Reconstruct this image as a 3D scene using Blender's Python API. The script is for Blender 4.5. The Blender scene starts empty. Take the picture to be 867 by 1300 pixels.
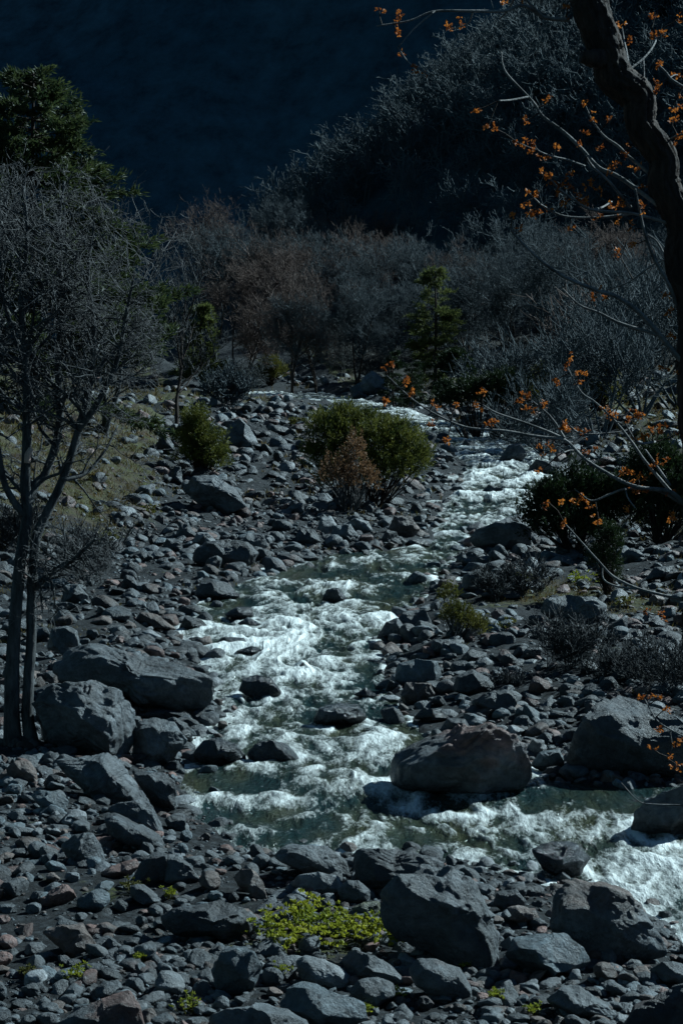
import bpy, bmesh, math, random
import numpy as np
from math import radians as R_
from mathutils import Vector

rng = np.random.default_rng(7)
random.seed(7)
C = bpy.context.scene.collection
sc = bpy.context.scene

# ------------------------------------------------------------------ camera
F = 2400.0                      # focal length in photo pixels (867 x 1300)
CX, CY = 433.5, 650.0
H0 = 4.28                       # eye height over the valley floor
SL = 0.05                       # slope of the valley floor
TH = math.atan(94.0/F)          # pitch below the horizon
cT, sT = math.cos(TH), math.sin(TH)
CAM = np.array([0.0, 0.0, H0])
cam = bpy.data.cameras.new("camera"); camo = bpy.data.objects.new("camera", cam); C.objects.link(camo)
camo.location = CAM; camo.rotation_euler = (math.pi/2-TH, 0, 0)
cam.sensor_fit = 'VERTICAL'; cam.sensor_height = 36; cam.sensor_width = 36
cam.lens = F/1300*36; cam.clip_start = 0.1; cam.clip_end = 20000
sc.camera = camo

def rays(px, py):
    x = (np.asarray(px, float)-CX)/F; v = (CY-np.asarray(py, float))/F
    return np.stack([x, cT+v*sT, -sT+v*cT], -1)
def proj(P):
    d = P-CAM
    f = d[..., 1]*cT - d[..., 2]*sT; u = d[..., 1]*sT + d[..., 2]*cT
    f = np.maximum(f, 0.1)
    return CX+F*d[..., 0]/f, CY-F*u/f
def plane_hit(px, py):
    d = rays(px, py); t = -H0/np.minimum(d[..., 2]-SL*d[..., 1], -1e-4)
    return CAM+d*t[..., None]
def at_y(px, py, y):
    d = rays(px, py); return CAM + d*(np.asarray(y)/d[..., 1])[..., None]

# ------------------------------------------------------------------ noise
def vnoise(P):
    P = np.asarray(P, float); i = np.floor(P).astype(np.int64); f = P-i
    f = f*f*f*(f*(f*6-15)+10)
    def h(dx, dy, dz):
        n = (i[:, 0]+dx)*374761393+(i[:, 1]+dy)*668265263+(i[:, 2]+dz)*2147483647
        n = n & 0xffffffff; n = ((n ^ (n >> 13))*1274126177) & 0xffffffff
        n = ((n ^ (n >> 15))*2246822519) & 0xffffffff
        return ((n ^ (n >> 16)) & 0xffff)/32767.5-1
    fx, fy, fz = f[:, 0], f[:, 1], f[:, 2]
    a = h(0,0,0)*(1-fx)+h(1,0,0)*fx; b = h(0,1,0)*(1-fx)+h(1,1,0)*fx
    c = h(0,0,1)*(1-fx)+h(1,0,1)*fx; d = h(0,1,1)*(1-fx)+h(1,1,1)*fx
    return (a*(1-fy)+b*fy)*(1-fz)+(c*(1-fy)+d*fy)*fz
def fbm(P, o=4, g=0.5):
    P = np.asarray(P, float); s = 0; a = 1; t = 0
    for k in range(o):
        s = s+a*vnoise(P*(2.03**k)+17.3*k); t += a; a *= g
    return s/t
def fbm2(x, y, sx, sy=None, o=4, z=0.0, g=0.5):
    sy = sx if sy is None else sy
    x = np.asarray(x, float); sh = x.shape
    P = np.stack([x.ravel()*sx, np.asarray(y, float).ravel()*sy, np.full(x.size, z)], -1)
    return fbm(P, o, g).reshape(sh)
def sstep(a, b, x):
    t = np.clip((x-a)/(b-a), 0, 1); return t*t*(3-2*t)

def sdist(x, y, poly):
    """signed distance to a polygon, negative inside"""
    x = np.asarray(x, float); sh = x.shape; x = x.ravel(); y = np.asarray(y, float).ravel()
    d2 = np.full(x.size, 1e18); ins = np.zeros(x.size, bool)
    n = len(poly)
    for k in range(n):
        ax, ay = poly[k]; bx, by = poly[(k+1) % n]
        ex, ey = bx-ax, by-ay
        t = np.clip(((x-ax)*ex+(y-ay)*ey)/(ex*ex+ey*ey+1e-12), 0, 1)
        d2 = np.minimum(d2, (x-ax-t*ex)**2+(y-ay-t*ey)**2)
        c = (ay > y) != (by > y)
        ins ^= c & (x < (bx-ax)*(y-ay)/(by-ay+1e-12)+ax)
    d = np.sqrt(d2); return np.where(ins, -d, d).reshape(sh)

# ------------------------------------------------------------------ mesh helpers
def link(o, parent=None):
    C.objects.link(o)
    if parent is not None: o.parent = parent
    return o
def mesh_np(name, V, Fc, mat, parent=None, smooth=True, loc=None, attrs=None, col=None):
    V = np.asarray(V, np.float32); me = bpy.data.meshes.new(name)
    faces = Fc if isinstance(Fc, list) else [Fc]
    faces = [np.asarray(f, np.int32) for f in faces if len(f)]
    me.vertices.add(len(V)); 
    if loc is not None: V = V-np.asarray(loc, np.float32)
    me.vertices.foreach_set("co", V.ravel())
    nl = sum(f.size for f in faces); nf = sum(len(f) for f in faces)
    me.loops.add(nl); me.polygons.add(nf)
    me.loops.foreach_set("vertex_index", np.concatenate([f.ravel() for f in faces]))
    tot = np.concatenate([np.full(len(f), f.shape[1], np.int32) for f in faces])
    me.polygons.foreach_set("loop_start", np.concatenate([[0], np.cumsum(tot)[:-1]]).astype(np.int32))
    me.polygons.foreach_set("use_smooth", np.full(nf, smooth, bool))
    if col is not None:
        a = me.color_attributes.new("Tint", 'FLOAT_COLOR', 'POINT')
        cc = np.broadcast_to(np.asarray(col, np.float32), (len(V), 4)); a.data.foreach_set("color", np.ascontiguousarray(cc).ravel())
    for k, v in (attrs or {}).items():
        a = me.attributes.new(k, 'FLOAT', 'POINT'); a.data.foreach_set("value", np.asarray(v, np.float32))
    me.update(calc_edges=True); me.validate()
    if mat: me.materials.append(mat)
    o = bpy.data.objects.new(name, me); link(o, parent)
    if loc is not None and parent is None: o.location = loc
    return o
def tag(o, label=None, cat=None, group=None, kind=None):
    if label: o['label'] = label
    if cat: o['category'] = cat
    if group: o['group'] = group
    if kind: o['kind'] = kind
    return o
def thing(name, label, cat, loc, group=None, rz=0):
    o = bpy.data.objects.new(name, None); C.objects.link(o); o.location = [float(v) for v in loc]; o.rotation_euler[2] = rz
    o.empty_display_size = 0.2
    return tag(o, label, cat, group)
def copy_tree(o, parent=None):
    c = o.copy(); C.objects.link(c)
    if parent is not None: c.parent = parent
    for ch in list(o.children): copy_tree(ch, c)
    return c

def segs_mesh(P0, P1, r0, r1, n=4):
    """every segment becomes an n-sided tapered prism"""
    P0 = np.asarray(P0, float); P1 = np.asarray(P1, float); r0 = np.asarray(r0)[:, None, None]; r1 = np.asarray(r1)[:, None, None]
    d = P1-P0; d /= np.linalg.norm(d, axis=1, keepdims=True)+1e-9
    ref = np.where(np.abs(d[:, 2:3]) > .9, [[1., 0, 0]], [[0., 0, 1.]])
    a = np.cross(d, ref); a /= np.linalg.norm(a, axis=1, keepdims=True)+1e-9; b = np.cross(d, a)
    th = np.arange(n)*2*math.pi/n
    ring = a[:, None]*np.cos(th)[None, :, None]+b[:, None]*np.sin(th)[None, :, None]
    V = np.concatenate([P0[:, None]+ring*r0, P1[:, None]+ring*r1], 1).reshape(-1, 3)
    i = np.arange(n); j = (i+1) % n
    q = np.stack([i, j, j+n, i+n], -1)
    Fc = (q[None]+(np.arange(len(P0))*2*n)[:, None, None]).reshape(-1, 4)
    return V, Fc
def smooth_poly(pts, k=6):
    pts = np.asarray(pts, float); n = len(pts)
    if n < 3: 
        t = np.linspace(0, 1, k+1)[:, None]; return pts[0]*(1-t)+pts[-1]*t
    P = np.vstack([2*pts[0]-pts[1], pts, 2*pts[-1]-pts[-2]]); out = []
    for i in range(1, n):
        p0, p1, p2, p3 = P[i-1:i+3]
        for t in np.arange(k)/k:
            out.append(.5*((2*p1)+(p2-p0)*t+(2*p0-5*p1+4*p2-p3)*t*t+(3*p1-p0-3*p2+p3)*t**3))
    out.append(pts[-1]); return np.array(out)
def tube(pts, rad, n=10, rough=0.0, seed=0, k=6, flute=0.0, fr=1.0):
    """smooth tapered tube along a polyline, with bark relief; rad has one radius per point"""
    pts = np.asarray(pts, float); P = smooth_poly(pts, k)
    rr = np.interp(np.linspace(0, 1, len(P)), np.linspace(0, 1, len(pts)), rad)
    T = np.gradient(P, axis=0); T /= np.linalg.norm(T, axis=1, keepdims=True)+1e-9
    a = np.cross(T[0], [0.31, 0.9, 0.2]); a /= np.linalg.norm(a); A = [a]
    for i in range(1, len(P)):
        a = A[-1]-T[i]*np.dot(A[-1], T[i]); A.append(a/(np.linalg.norm(a)+1e-9))
    A = np.array(A); B = np.cross(T, A)
    th = np.arange(n)*2*math.pi/n
    ring = A[:, None]*np.cos(th)[None, :, None]+B[:, None]*np.sin(th)[None, :, None]
    V = P[:, None]+ring*rr[:, None, None]
    if rough > 0:
        Q = np.stack([np.cos(th)[None]*3+0*rr[:, None], np.sin(th)[None]*3+0*rr[:, None], np.cumsum(np.r_[0, np.linalg.norm(np.diff(P, axis=0), axis=1)])[:, None]/max(rr.mean(), 1e-3)*.45+0*th[None]], -1).reshape(-1, 3)+seed*7.7
        nz = fbm(Q*fr, 5, .65).reshape(len(P), n)
        fl = np.sin(th*5+seed)[None]*flute*np.clip((rr/rr.min()-1.2), 0, 1)[:, None]
        V = P[:, None]+ring*(rr[:, None]*(1+rough*nz+fl))[..., None]
    V = V.reshape(-1, 3); m = len(P)
    i = np.arange(n); j = (i+1) % n
    q = np.stack([i, j, j+n, i+n], -1)
    Fc = (q[None]+(np.arange(m-1)*n)[:, None, None]).reshape(-1, 4)
    V = np.vstack([V, P[0], P[-1]]); c0, c1 = m*n, m*n+1
    caps = np.vstack([np.stack([j, i, np.full(n, c0)], -1), np.stack([i+(m-1)*n, j+(m-1)*n, np.full(n, c1)], -1)])
    return V, [Fc, caps]
def join(parts):
    Vs, out, off = [], {}, 0
    for V, Fc in parts:
        for f in (Fc if isinstance(Fc, list) else [Fc]):
            f = np.asarray(f); 
            if len(f): out.setdefault(f.shape[1], []).append(f+off)
        Vs.append(V); off += len(V)
    return np.vstack(Vs), [np.vstack(v) for v in out.values()]
def leaves_mesh(Cn, D, L, Wd, fold=0.25):
    """leaf = two triangles either side of a folded midrib, D is the pointing direction"""
    n = len(Cn); D = D/(np.linalg.norm(D, axis=1, keepdims=True)+1e-9)
    rv = rng.normal(size=(n, 3)); S = np.cross(D, rv); S /= np.linalg.norm(S, axis=1, keepdims=True)+1e-9
    N = np.cross(D, S); L = np.broadcast_to(L, (n,))[:, None]; Wd = np.broadcast_to(Wd, (n,))[:, None]
    a = Cn; b = Cn+D*L; m = Cn+D*L*.5
    l = m+S*Wd*.5+N*Wd*fold; r = m-S*Wd*.5+N*Wd*fold
    V = np.stack([a, l, b, r], 1).reshape(-1, 3)
    k = np.arange(n)[:, None]*4
    return V, np.vstack([k+[0, 2, 1], k+[0, 3, 2]])

# ------------------------------------------------------------------ materials
def nmat(name):
    m = bpy.data.materials.new(name); m.use_nodes = True; nt = m.node_tree
    for n in list(nt.nodes): nt.nodes.remove(n)
    out = nt.nodes.new('ShaderNodeOutputMaterial')
    def N(t, **kw):
        n = nt.nodes.new('ShaderNode'+t)
        for k, v in kw.items():
            if k in n.inputs.keys() and not hasattr(n, k): n.inputs[k].default_value = v
            else: setattr(n, k, v)
        return n
    def L(a, b): nt.links.new(a, b)
    return m, N, L, out
def noise_node(N, L, vec, scale, detail=6, rough=.6):
    n = N('TexNoise'); n.inputs['Scale'].default_value = scale; n.inputs['Detail'].default_value = detail; n.inputs['Roughness'].default_value = rough
    if vec is not None: L(vec, n.inputs['Vector'])
    return n.outputs['Fac']
def ramp(N, L, fac, stops):
    r = N('ValToRGB'); e = r.color_ramp.elements
    while len(e) < len(stops): e.new(0.5)
    for el, (p, c) in zip(e, stops):
        el.position = p; el.color = (c, c, c, 1) if isinstance(c, (int, float)) else (*c, 1)
    L(fac, r.inputs['Fac']); return r.outputs['Color']
def mixc(N, L, fac, a, b, mode='MIX'):
    m = N('Mix'); m.data_type = 'RGBA'; m.blend_type = mode
    for inp, v in ((m.inputs['Factor'], fac), (m.inputs['A'], a), (m.inputs['B'], b)):
        if inp.type == 'VALUE' or not isinstance(v, tuple):
            if isinstance(v, (int, float)): inp.default_value = v; continue
        if isinstance(v, tuple): inp.default_value = (*v, 1)
        else: L(v, inp)
    for s, v in (('Factor', fac), ('A', a), ('B', b)):
        pass
    return [o for o in m.outputs if o.type == 'RGBA'][0]
def mix_rgba(N, L, fac, a, b, mode='MIX'):
    m = N('Mix'); m.data_type = 'RGBA'; m.blend_type = mode
    fi = m.inputs[0]; ai = [i for i in m.inputs if i.type == 'RGBA'][0]; bi = [i for i in m.inputs if i.type == 'RGBA'][1]
    for inp, v in ((fi, fac), (ai, a), (bi, b)):
        if isinstance(v, (int, float)): inp.default_value = v
        elif isinstance(v, tuple): inp.default_value = (*v, 1)
        else: L(v, inp)
    return [o for o in m.outputs if o.type == 'RGBA'][0]
def math_n(N, L, op, a, b=0.0, clamp=False):
    m = N('Math'); m.operation = op; m.use_clamp = clamp
    for i, v in ((0, a), (1, b)):
        if isinstance(v, (int, float)): m.inputs[i].default_value = v
        else: L(v, m.inputs[i])
    return m.outputs[0]
def principled(N, L, out, color, rough=.8, spec=.3, normal=None):
    p = N('BsdfPrincipled')
    for k, v in (('Base Color', color), ('Roughness', rough), ('Specular IOR Level', spec)):
        i = p.inputs[k]
        if isinstance(v, tuple): i.default_value = (*v, 1)
        elif isinstance(v, (int, float)): i.default_value = v
        else: L(v, i)
    if normal is not None: L(normal, p.inputs['Normal'])
    if out is not None: L(p.outputs[0], out.inputs['Surface'])
    return p
def bump(N, L, h, strength=.5, dist=.05, prev=None):
    b = N('Bump'); b.inputs['Strength'].default_value = strength; b.inputs['Distance'].default_value = dist
    L(h, b.inputs['Height'])
    if prev is not None: L(prev, b.inputs['Normal'])
    return b.outputs[0]

def make_rock_mat():
    m, N, L, out = nmat("river_rock")
    at = N('Attribute'); at.attribute_name = 'Tint'
    tc = N('TexCoord'); oi = N('ObjectInfo')
    off = N('VectorMath'); off.operation = 'MULTIPLY_ADD'
    comb = N('CombineXYZ'); 
    for i in range(3): L(oi.outputs['Random'], comb.inputs[i])
    L(comb.outputs[0], off.inputs[0]); off.inputs[1].default_value = (31, 47, 23); L(tc.outputs['Object'], off.inputs[2])
    v = off.outputs[0]
    n1 = noise_node(N, L, v, 2.6, 8, .62); n2 = noise_node(N, L, v, 17, 6, .7); n3 = noise_node(N, L, v, 4.5, 8, .7); n4 = noise_node(N, L, v, 1.7, 5, .6)
    c = mix_rgba(N, L, 1.0, at.outputs['Color'], ramp(N, L, n1, [(.3, .35), (.5, .9), (.72, 1.7)]), 'MULTIPLY')
    c = mix_rgba(N, L, 1.0, c, ramp(N, L, n2, [(.3, .55), (.5, 1.0), (.75, 1.6)]), 'MULTIPLY')
    c = mix_rgba(N, L, ramp(N, L, n3, [(.55, 0.0), (.72, .55)]), c, (.17, .20, .22))      # pale lichen and mineral crust
    c = mix_rgba(N, L, ramp(N, L, n4, [(.60, 0.0), (.74, .5)]), c, (.13, .08, .065))       # iron staining
    ro = math_n(N, L, 'MULTIPLY_ADD', n2, .3); 
    mm = ro.node; mm.inputs[2].default_value = .36
    ro2 = math_n(N, L, 'SUBTRACT', ro, math_n(N, L, 'MULTIPLY', math_n(N, L, 'SUBTRACT', 1.0, at.outputs['Alpha']), .33), True)
    b1 = bump(N, L, n3, .9, .11)
    b2 = bump(N, L, n2, .8, .028, b1)
    n5 = noise_node(N, L, v, 70, 4, .7)
    b3 = bump(N, L, n5, .5, .006, b2)
    principled(N, L, out, c, ro2, .4, b3)
    return m
ROCK = make_rock_mat()

def make_ground_mat():
    m, N, L, out = nmat("gravel_ground")
    tc = N('TexCoord'); v = tc.outputs['Object']
    veg = N('Attribute'); veg.attribute_name = 'veg'
    n1 = noise_node(N, L, v, .9, 8, .65); n2 = noise_node(N, L, v, 9, 8, .7); n3 = noise_node(N, L, v, 45, 4, .7)
    vo = N('TexVoronoi'); vo.inputs['Scale'].default_value = 14; L(v, vo.inputs['Vector'])
    grav = mix_rgba(N, L, 1.0, ramp(N, L, n2, [(.3, (.010, .012, .014)), (.5, (.028, .033, .037)), (.72, (.075, .082, .088))]), ramp(N, L, vo.outputs['Distance'], [(.1, 1.25), (.6, .35)]), 'MULTIPLY')  # gravel colour lowered, painting in the shade of gaps between stones
    gr = mix_rgba(N, L, ramp(N, L, n1, [(.38, 0.0), (.62, 1.0)]), (.040, .027, .018), (.048, .054, .014))
    gr = mix_rgba(N, L, 1.0, gr, ramp(N, L, n2, [(.3, .5), (.7, 1.5)]), 'MULTIPLY')
    f = math_n(N, L, 'ADD', veg.outputs['Fac'], math_n(N, L, 'MULTIPLY', math_n(N, L, 'SUBTRACT', n2, .5), 1.6))
    f = math_n(N, L, 'ADD', f, math_n(N, L, 'MULTIPLY', math_n(N, L, 'SUBTRACT', n1, .5), 1.5))
    c = mix_rgba(N, L, ramp(N, L, f, [(.35, 0.0), (.6, 1.0)]), grav, gr)
    c = mix_rgba(N, L, math_n(N, L, 'SUBTRACT', veg.outputs['Fac'], 1.0, True), c, (.020, .020, .017))
    b = bump(N, L, n2, .9, .08); b = bump(N, L, n3, .8, .025, b)
    principled(N, L, out, c, .85, .25, b); return m
GROUND = make_ground_mat()

def make_water_mat():
    m, N, L, out = nmat("river_water")
    tc = N('TexCoord'); mp = N('Mapping'); mp.inputs['Scale'].default_value = (1, .34, 1); L(tc.outputs['Object'], mp.inputs['Vector']); v = mp.outputs[0]
    fo = N('Attribute'); fo.attribute_name = 'foam'
    n1 = noise_node(N, L, v, 9, 5, .68); n2 = noise_node(N, L, v, 34, 4, .7); n3 = noise_node(N, L, v, 2.2, 4, .6)
    f = math_n(N, L, 'ADD', fo.outputs['Fac'], math_n(N, L, 'MULTIPLY', math_n(N, L, 'SUBTRACT', n1, .5), 1.15))
    f = math_n(N, L, 'ADD', f, math_n(N, L, 'MULTIPLY', math_n(N, L, 'SUBTRACT', n2, .5), .95))
    fac = ramp(N, L, f, [(.38, 0.0), (.66, .36), (1.05, .95)])
    wc = mix_rgba(N, L, ramp(N, L, n3, [(.4, 0.0), (.65, 1.0)]), (.014, .027, .027), (.042, .046, .026))
    wc = mix_rgba(N, L, ramp(N, L, fo.outputs['Fac'], [(.40, 0.0), (.95, .75)]), wc, (.105, .118, .105))
    n4 = noise_node(N, L, v, 18, 3, .6)
    b1 = bump(N, L, n1, .7, .06); b2 = bump(N, L, n4, .9, .05, b1); b2 = bump(N, L, n2, .6, .014, b2)
    w = principled(N, L, None, wc, .09, .5, b2); w.inputs['IOR'].default_value = 1.333
    fb = bump(N, L, n2, .7, .03, b1)
    fm = principled(N, L, None, (.72, .745, .72), .6, .3, fb)
    mx = N('MixShader'); L(fac, mx.inputs[0]); L(w.outputs[0], mx.inputs[1]); L(fm.outputs[0], mx.inputs[2])
    L(mx.outputs[0], out.inputs['Surface']); return m
WATER = make_water_mat()

def bark_mat(name, c1, c2, scale=12, stretch=.25, rough=.85, bs=.8):
    m, N, L, out = nmat(name)
    tc = N('TexCoord'); mp = N('Mapping'); mp.inputs['Scale'].default_value = (1, 1, stretch); L(tc.outputs['Object'], mp.inputs['Vector'])
    n1 = noise_node(N, L, mp.outputs[0], scale, 7, .7); n2 = noise_node(N, L, tc.outputs['Object'], scale*4, 4, .7)
    c = mix_rgba(N, L, ramp(N, L, n1, [(.35, 0.0), (.66, 1.0)]), c1, c2)
    b = bump(N, L, n1, bs, .03); b = bump(N, L, n2, .5, .008, b)
    principled(N, L, out, c, rough, .3, b); return m
def leaf_mat(name, c1, c2, trans=.35, scale=3.0):
    m, N, L, out = nmat(name)
    tc = N('TexCoord'); ge = N('NewGeometry')
    n1 = noise_node(N, L, tc.outputs['Object'], scale, 3, .6)
    f = math_n(N, L, 'ADD', math_n(N, L, 'MULTIPLY', n1, .8), math_n(N, L, 'MULTIPLY', ge.outputs['Random Per Island'], .5))
    f = math_n(N, L, 'ADD', f, math_n(N, L, 'MULTIPLY', math_n(N, L, 'SUBTRACT', n1, .5), 1.5))
    c = mix_rgba(N, L, ramp(N, L, f, [(.35, 0.0), (.9, 1.0)]), c1, c2)
    d = principled(N, L, None, c, .55, .25)
    t = N('BsdfTranslucent'); L(c, t.inputs['Color'])
    mx = N('MixShader'); mx.inputs[0].default_value = trans; L(d.outputs[0], mx.inputs[1]); L(t.outputs[0], mx.inputs[2])
    L(mx.outputs[0], out.inputs['Surface']); return m
BARK_DK = bark_mat("dark_bark", (.012, .010, .009), (.066, .047, .035), 20)
BARK_GR = bark_mat("grey_bark", (.016, .018, .019), (.100, .104, .106), 16)
TWIG = bark_mat("pale_twig", (.055, .057, .058), (.185, .185, .185), 10, 1.0)
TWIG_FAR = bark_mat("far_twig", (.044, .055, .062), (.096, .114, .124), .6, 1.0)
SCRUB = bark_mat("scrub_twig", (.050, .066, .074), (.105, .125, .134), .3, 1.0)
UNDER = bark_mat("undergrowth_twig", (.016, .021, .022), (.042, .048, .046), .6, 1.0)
TWIG_BR = bark_mat("brown_twig", (.070, .055, .048), (.130, .092, .075), .6, 1.0)
BRANCH = bark_mat("young_branch", (.05, .05, .05), (.28, .27, .26), 6, 1.0)
WOOD = bark_mat("bare_wood", (.45, .33, .27), (.62, .5, .43), 10, .3)
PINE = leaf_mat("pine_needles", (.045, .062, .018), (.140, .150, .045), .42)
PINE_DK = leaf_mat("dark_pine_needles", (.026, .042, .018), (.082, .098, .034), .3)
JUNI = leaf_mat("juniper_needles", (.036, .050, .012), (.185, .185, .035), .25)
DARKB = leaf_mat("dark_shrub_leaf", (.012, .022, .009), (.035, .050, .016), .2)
YGREEN = leaf_mat("young_green_leaf", (.17, .20, .02), (.36, .36, .03), .4)
OLIVE = leaf_mat("olive_leaf", (.06, .065, .012), (.14, .13, .03), .35)
ORANGE = leaf_mat("orange_bud_leaf", (.26, .075, .014), (.54, .20, .03), .4, 9)
RUST = leaf_mat("dry_rust_leaf", (.12, .070, .036), (.25, .150, .075), .35)
GRASS = leaf_mat("meadow_grass", (.070, .064, .014), (.145, .105, .040), .35, 1.2)

def forest_mat(name, c1, c2, sc1, sc2):
    m, N, L, out = nmat(name)
    tc = N('TexCoord'); v = tc.outputs['Object']
    n1 = noise_node(N, L, v, sc1, 8, .65); n2 = noise_node(N, L, v, sc2, 8, .75)
    c = mix_rgba(N, L, ramp(N, L, n1, [(.35, 0.0), (.68, 1.0)]), c1, c2)
    c = mix_rgba(N, L, 1.0, c, ramp(N, L, n2, [(.3, .5), (.7, 1.5)]), 'MULTIPLY')
    b = bump(N, L, n2, .8, 3.0)
    principled(N, L, out, c, .95, .05, b); return m
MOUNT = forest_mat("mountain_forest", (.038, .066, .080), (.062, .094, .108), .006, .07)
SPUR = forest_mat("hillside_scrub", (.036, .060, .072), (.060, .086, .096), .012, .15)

# ------------------------------------------------------------------ river and terrain
river_px = [(1000,1235),(930,1225),(860,1205),(820,1165),(760,1132),(690,1125),(640,1110),(570,1092),(500,1084),(440,1086),(390,1076),(340,1090),(290,1076),(262,1052),(226,1030),(222,995),(235,960),(240,920),(266,895),(264,850),(238,825),(216,800),(226,770),(284,743),(360,720),(420,702),(500,693),(545,686),(548,660),(562,635),(585,610),(588,590),(570,570),(545,550),(505,535),(470,525),(430,515),(385,509),(340,506),(280,504),(225,492),(185,480),(178,468),(250,471),(320,479),(370,491),(430,502),(480,511),(520,519),(560,534),(616,546),(660,559),(698,580),(712,608),(704,637),(668,655),(605,674),(590,700),(565,735),(540,765),(508,790),(490,830),(505,870),(525,900),(545,930),(620,950),(680,962),(700,981),(760,991),(840,992),(1000,985)]
RP = plane_hit(*np.array(river_px, float).T)[:, :2]
left_px = [(-900,820),(-200,775),(0,745),(60,738),(130,720),(200,692),(232,640),(228,600),(212,545),(165,522),(60,494),(-120,474),(-900,466)]
LPy = plane_hit(*np.array(left_px, float).T)[:, :2]
right_px = [(1700,880),(1000,830),(867,800),(780,762),(715,700),(705,640),(730,600),(710,560),(650,535),(560,508),(470,489),(430,479),(300,470),(300,462),(2200,462)]
RPy = plane_hit(*np.array(right_px, float).T)[:, :2]

def zp(y): return SL*np.clip(y, -50, 320)
def terrain_raw(x, y):
    sd = sdist(x, y, RP)+.16*fbm2(x, y, 1.1, o=3, z=31)*np.clip(np.asarray(y)/25, .6, 1.4)
    z = zp(y)+np.where(sd < 0, -.38*sstep(0, .5, -sd), .20*sstep(0, 1.0, sd))
    land = sstep(-.1, .8, sd)
    sc_ = np.clip(np.asarray(y)/22.0, .8, 4)
    z = z+land*(.09*fbm2(x, y, .9, o=4)*sc_+.16*fbm2(x, y, .22, o=3, z=4.2)*sc_+.05*fbm2(x, y, 3.2, o=3, z=7.7)*sc_)
    dl = np.maximum(-sdist(x, y, LPy), 0); dr = np.maximum(-sdist(x, y, RPy), 0)
    z = z+9*(1-np.exp(-dl*.42/9))+5.0*(1-np.exp(-dr*.16/5.0))
    kn = sstep(150, 255, np.asarray(y))*sstep(-34, -12, np.asarray(x)-.02*np.asarray(y))
    z = z+11.0*kn*(1+.25*fbm2(x, y, .03, o=2, z=9))
    return z, sd, dl, dr
NR, NT = 620, 340
yr = np.concatenate([np.geomspace(8, 330, NR)])
tt = np.linspace(-1, 1, NT)
YY, TT = np.meshgrid(yr, tt, indexing='ij'); XX = (.26*YY+3.0)*TT
ZT, SD, DL, DR = terrain_raw(XX, YY)
LOGY0, LOGD = math.log(8), (math.log(330)-math.log(8))/(NR-1)
def lookup(A, x, y):
    x = np.asarray(x, float); y = np.clip(np.asarray(y, float), 8.001, 329.9)
    r = (np.log(y)-LOGY0)/LOGD; c = np.clip((x/(.26*y+3)+1)/2*(NT-1), 0, NT-1.001)
    i = np.clip(r.astype(int), 0, NR-2); j = c.astype(int); a = r-i; b = c-j
    return (A[i, j]*(1-b)+A[i, j+1]*b)*(1-a)+(A[i+1, j]*(1-b)+A[i+1, j+1]*b)*a
def th(x, y): return lookup(ZT, x, y)
def sdr(x, y): return lookup(SD, x, y)
def surf(x, y): 
    return np.maximum(th(x, y), np.where(sdr(x, y) < .1, zp(np.asarray(y))-.03, -99))
YS = np.geomspace(8.5, 320, 700)
def hit(px, py):
    """where the view ray meets the ground or the water"""
    px = np.atleast_1d(np.asarray(px, float)); py = np.atleast_1d(np.asarray(py, float))
    d = rays(px, py); d = d/d[:, 1:2]
    X = d[:, 0:1]*YS[None]; Z = H0+d[:, 2:3]*YS[None]; Yb = np.broadcast_to(YS[None], X.shape)
    below = Z < surf(X, Yb); k = np.argmax(below, 1); k = np.where(below.any(1), k, len(YS)-1)
    y1 = YS[k]; y0 = YS[np.maximum(k-1, 0)]
    for _ in range(12):
        ym = (y0+y1)/2; b = H0+d[:, 2]*ym < surf(d[:, 0]*ym, ym); y1 = np.where(b, ym, y1); y0 = np.where(b, y0, ym)
    return np.stack([d[:, 0]*y1, y1, H0+d[:, 2]*y1], -1)
def hit1(px, py): return hit(px, py)[0]

# ground sheet: the dense valley grid, continued to the horizon all round
wx = np.array([1.15, 1.5, 2.2, 4.0, 9.0, 25.0])
Tc = np.concatenate([-wx[::-1], tt, wx])
ysall = np.concatenate([[-2500, -600, -150, -40, -10, 2, 5.5], yr, [400, 600, 1000, 1800, 3500]])
GY, GT = np.meshgrid(ysall, Tc, indexing='ij')
half = .26*np.maximum(GY, 8)+3.0
GX = np.where(np.abs(GT) <= 1, half*GT, np.sign(GT)*(half+(np.abs(GT)-1)*100))
GZ = np.zeros_like(GX); nw = len(wx); n0 = 7
GZ[n0:n0+NR, nw:nw+NT] = ZT
for rr_ in range(len(ysall)):
    inner = n0 <= rr_ < n0+NR
    if inner:
        GZ[rr_, :nw] = terrain_raw(GX[rr_, :nw], GY[rr_, :nw])[0]; GZ[rr_, nw+NT:] = terrain_raw(GX[rr_, nw+NT:], GY[rr_, nw+NT:])[0]
    else:
        GZ[rr_] = terrain_raw(GX[rr_], np.clip(GY[rr_], -200, 330))[0]
veg = np.zeros_like(GX)
vI = np.clip(DL/2.0, 0, 1)*.75+np.clip(DR/4.0, 0, 1)*.55
mp_px, mp_py = proj(np.stack([XX, YY, ZT], -1))
for (cx, cy, rx, ry, a) in [(690,748,75,18,.8),(640,762,70,14,.4),(400,1195,110,40,.55),(190,535,40,25,.5),(820,770,70,25,.5),(150,640,80,70,.3),(800,870,70,60,.3),(60,1110,60,20,.25),(130,1135,40,14,.35),(500,1262,60,18,.4),(100,1265,50,20,.3)]:
    vI = vI+a*np.exp(-((mp_px-cx)/rx)**2-((mp_py-cy)/ry)**2)
vI = vI+sstep(120, 150, YY)*(SD > 2)
veg[n0:n0+NR, nw:nw+NT] = np.clip(vI, 0, 1)*(SD > 0)+sstep(125, 160, YY)*(SD > 4)
nr_, nc_ = GX.shape
idx = np.arange(nr_*nc_).reshape(nr_, nc_)
GF = np.stack([idx[:-1, :-1], idx[:-1, 1:], idx[1:, 1:], idx[1:, :-1]], -1).reshape(-1, 4)
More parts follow.
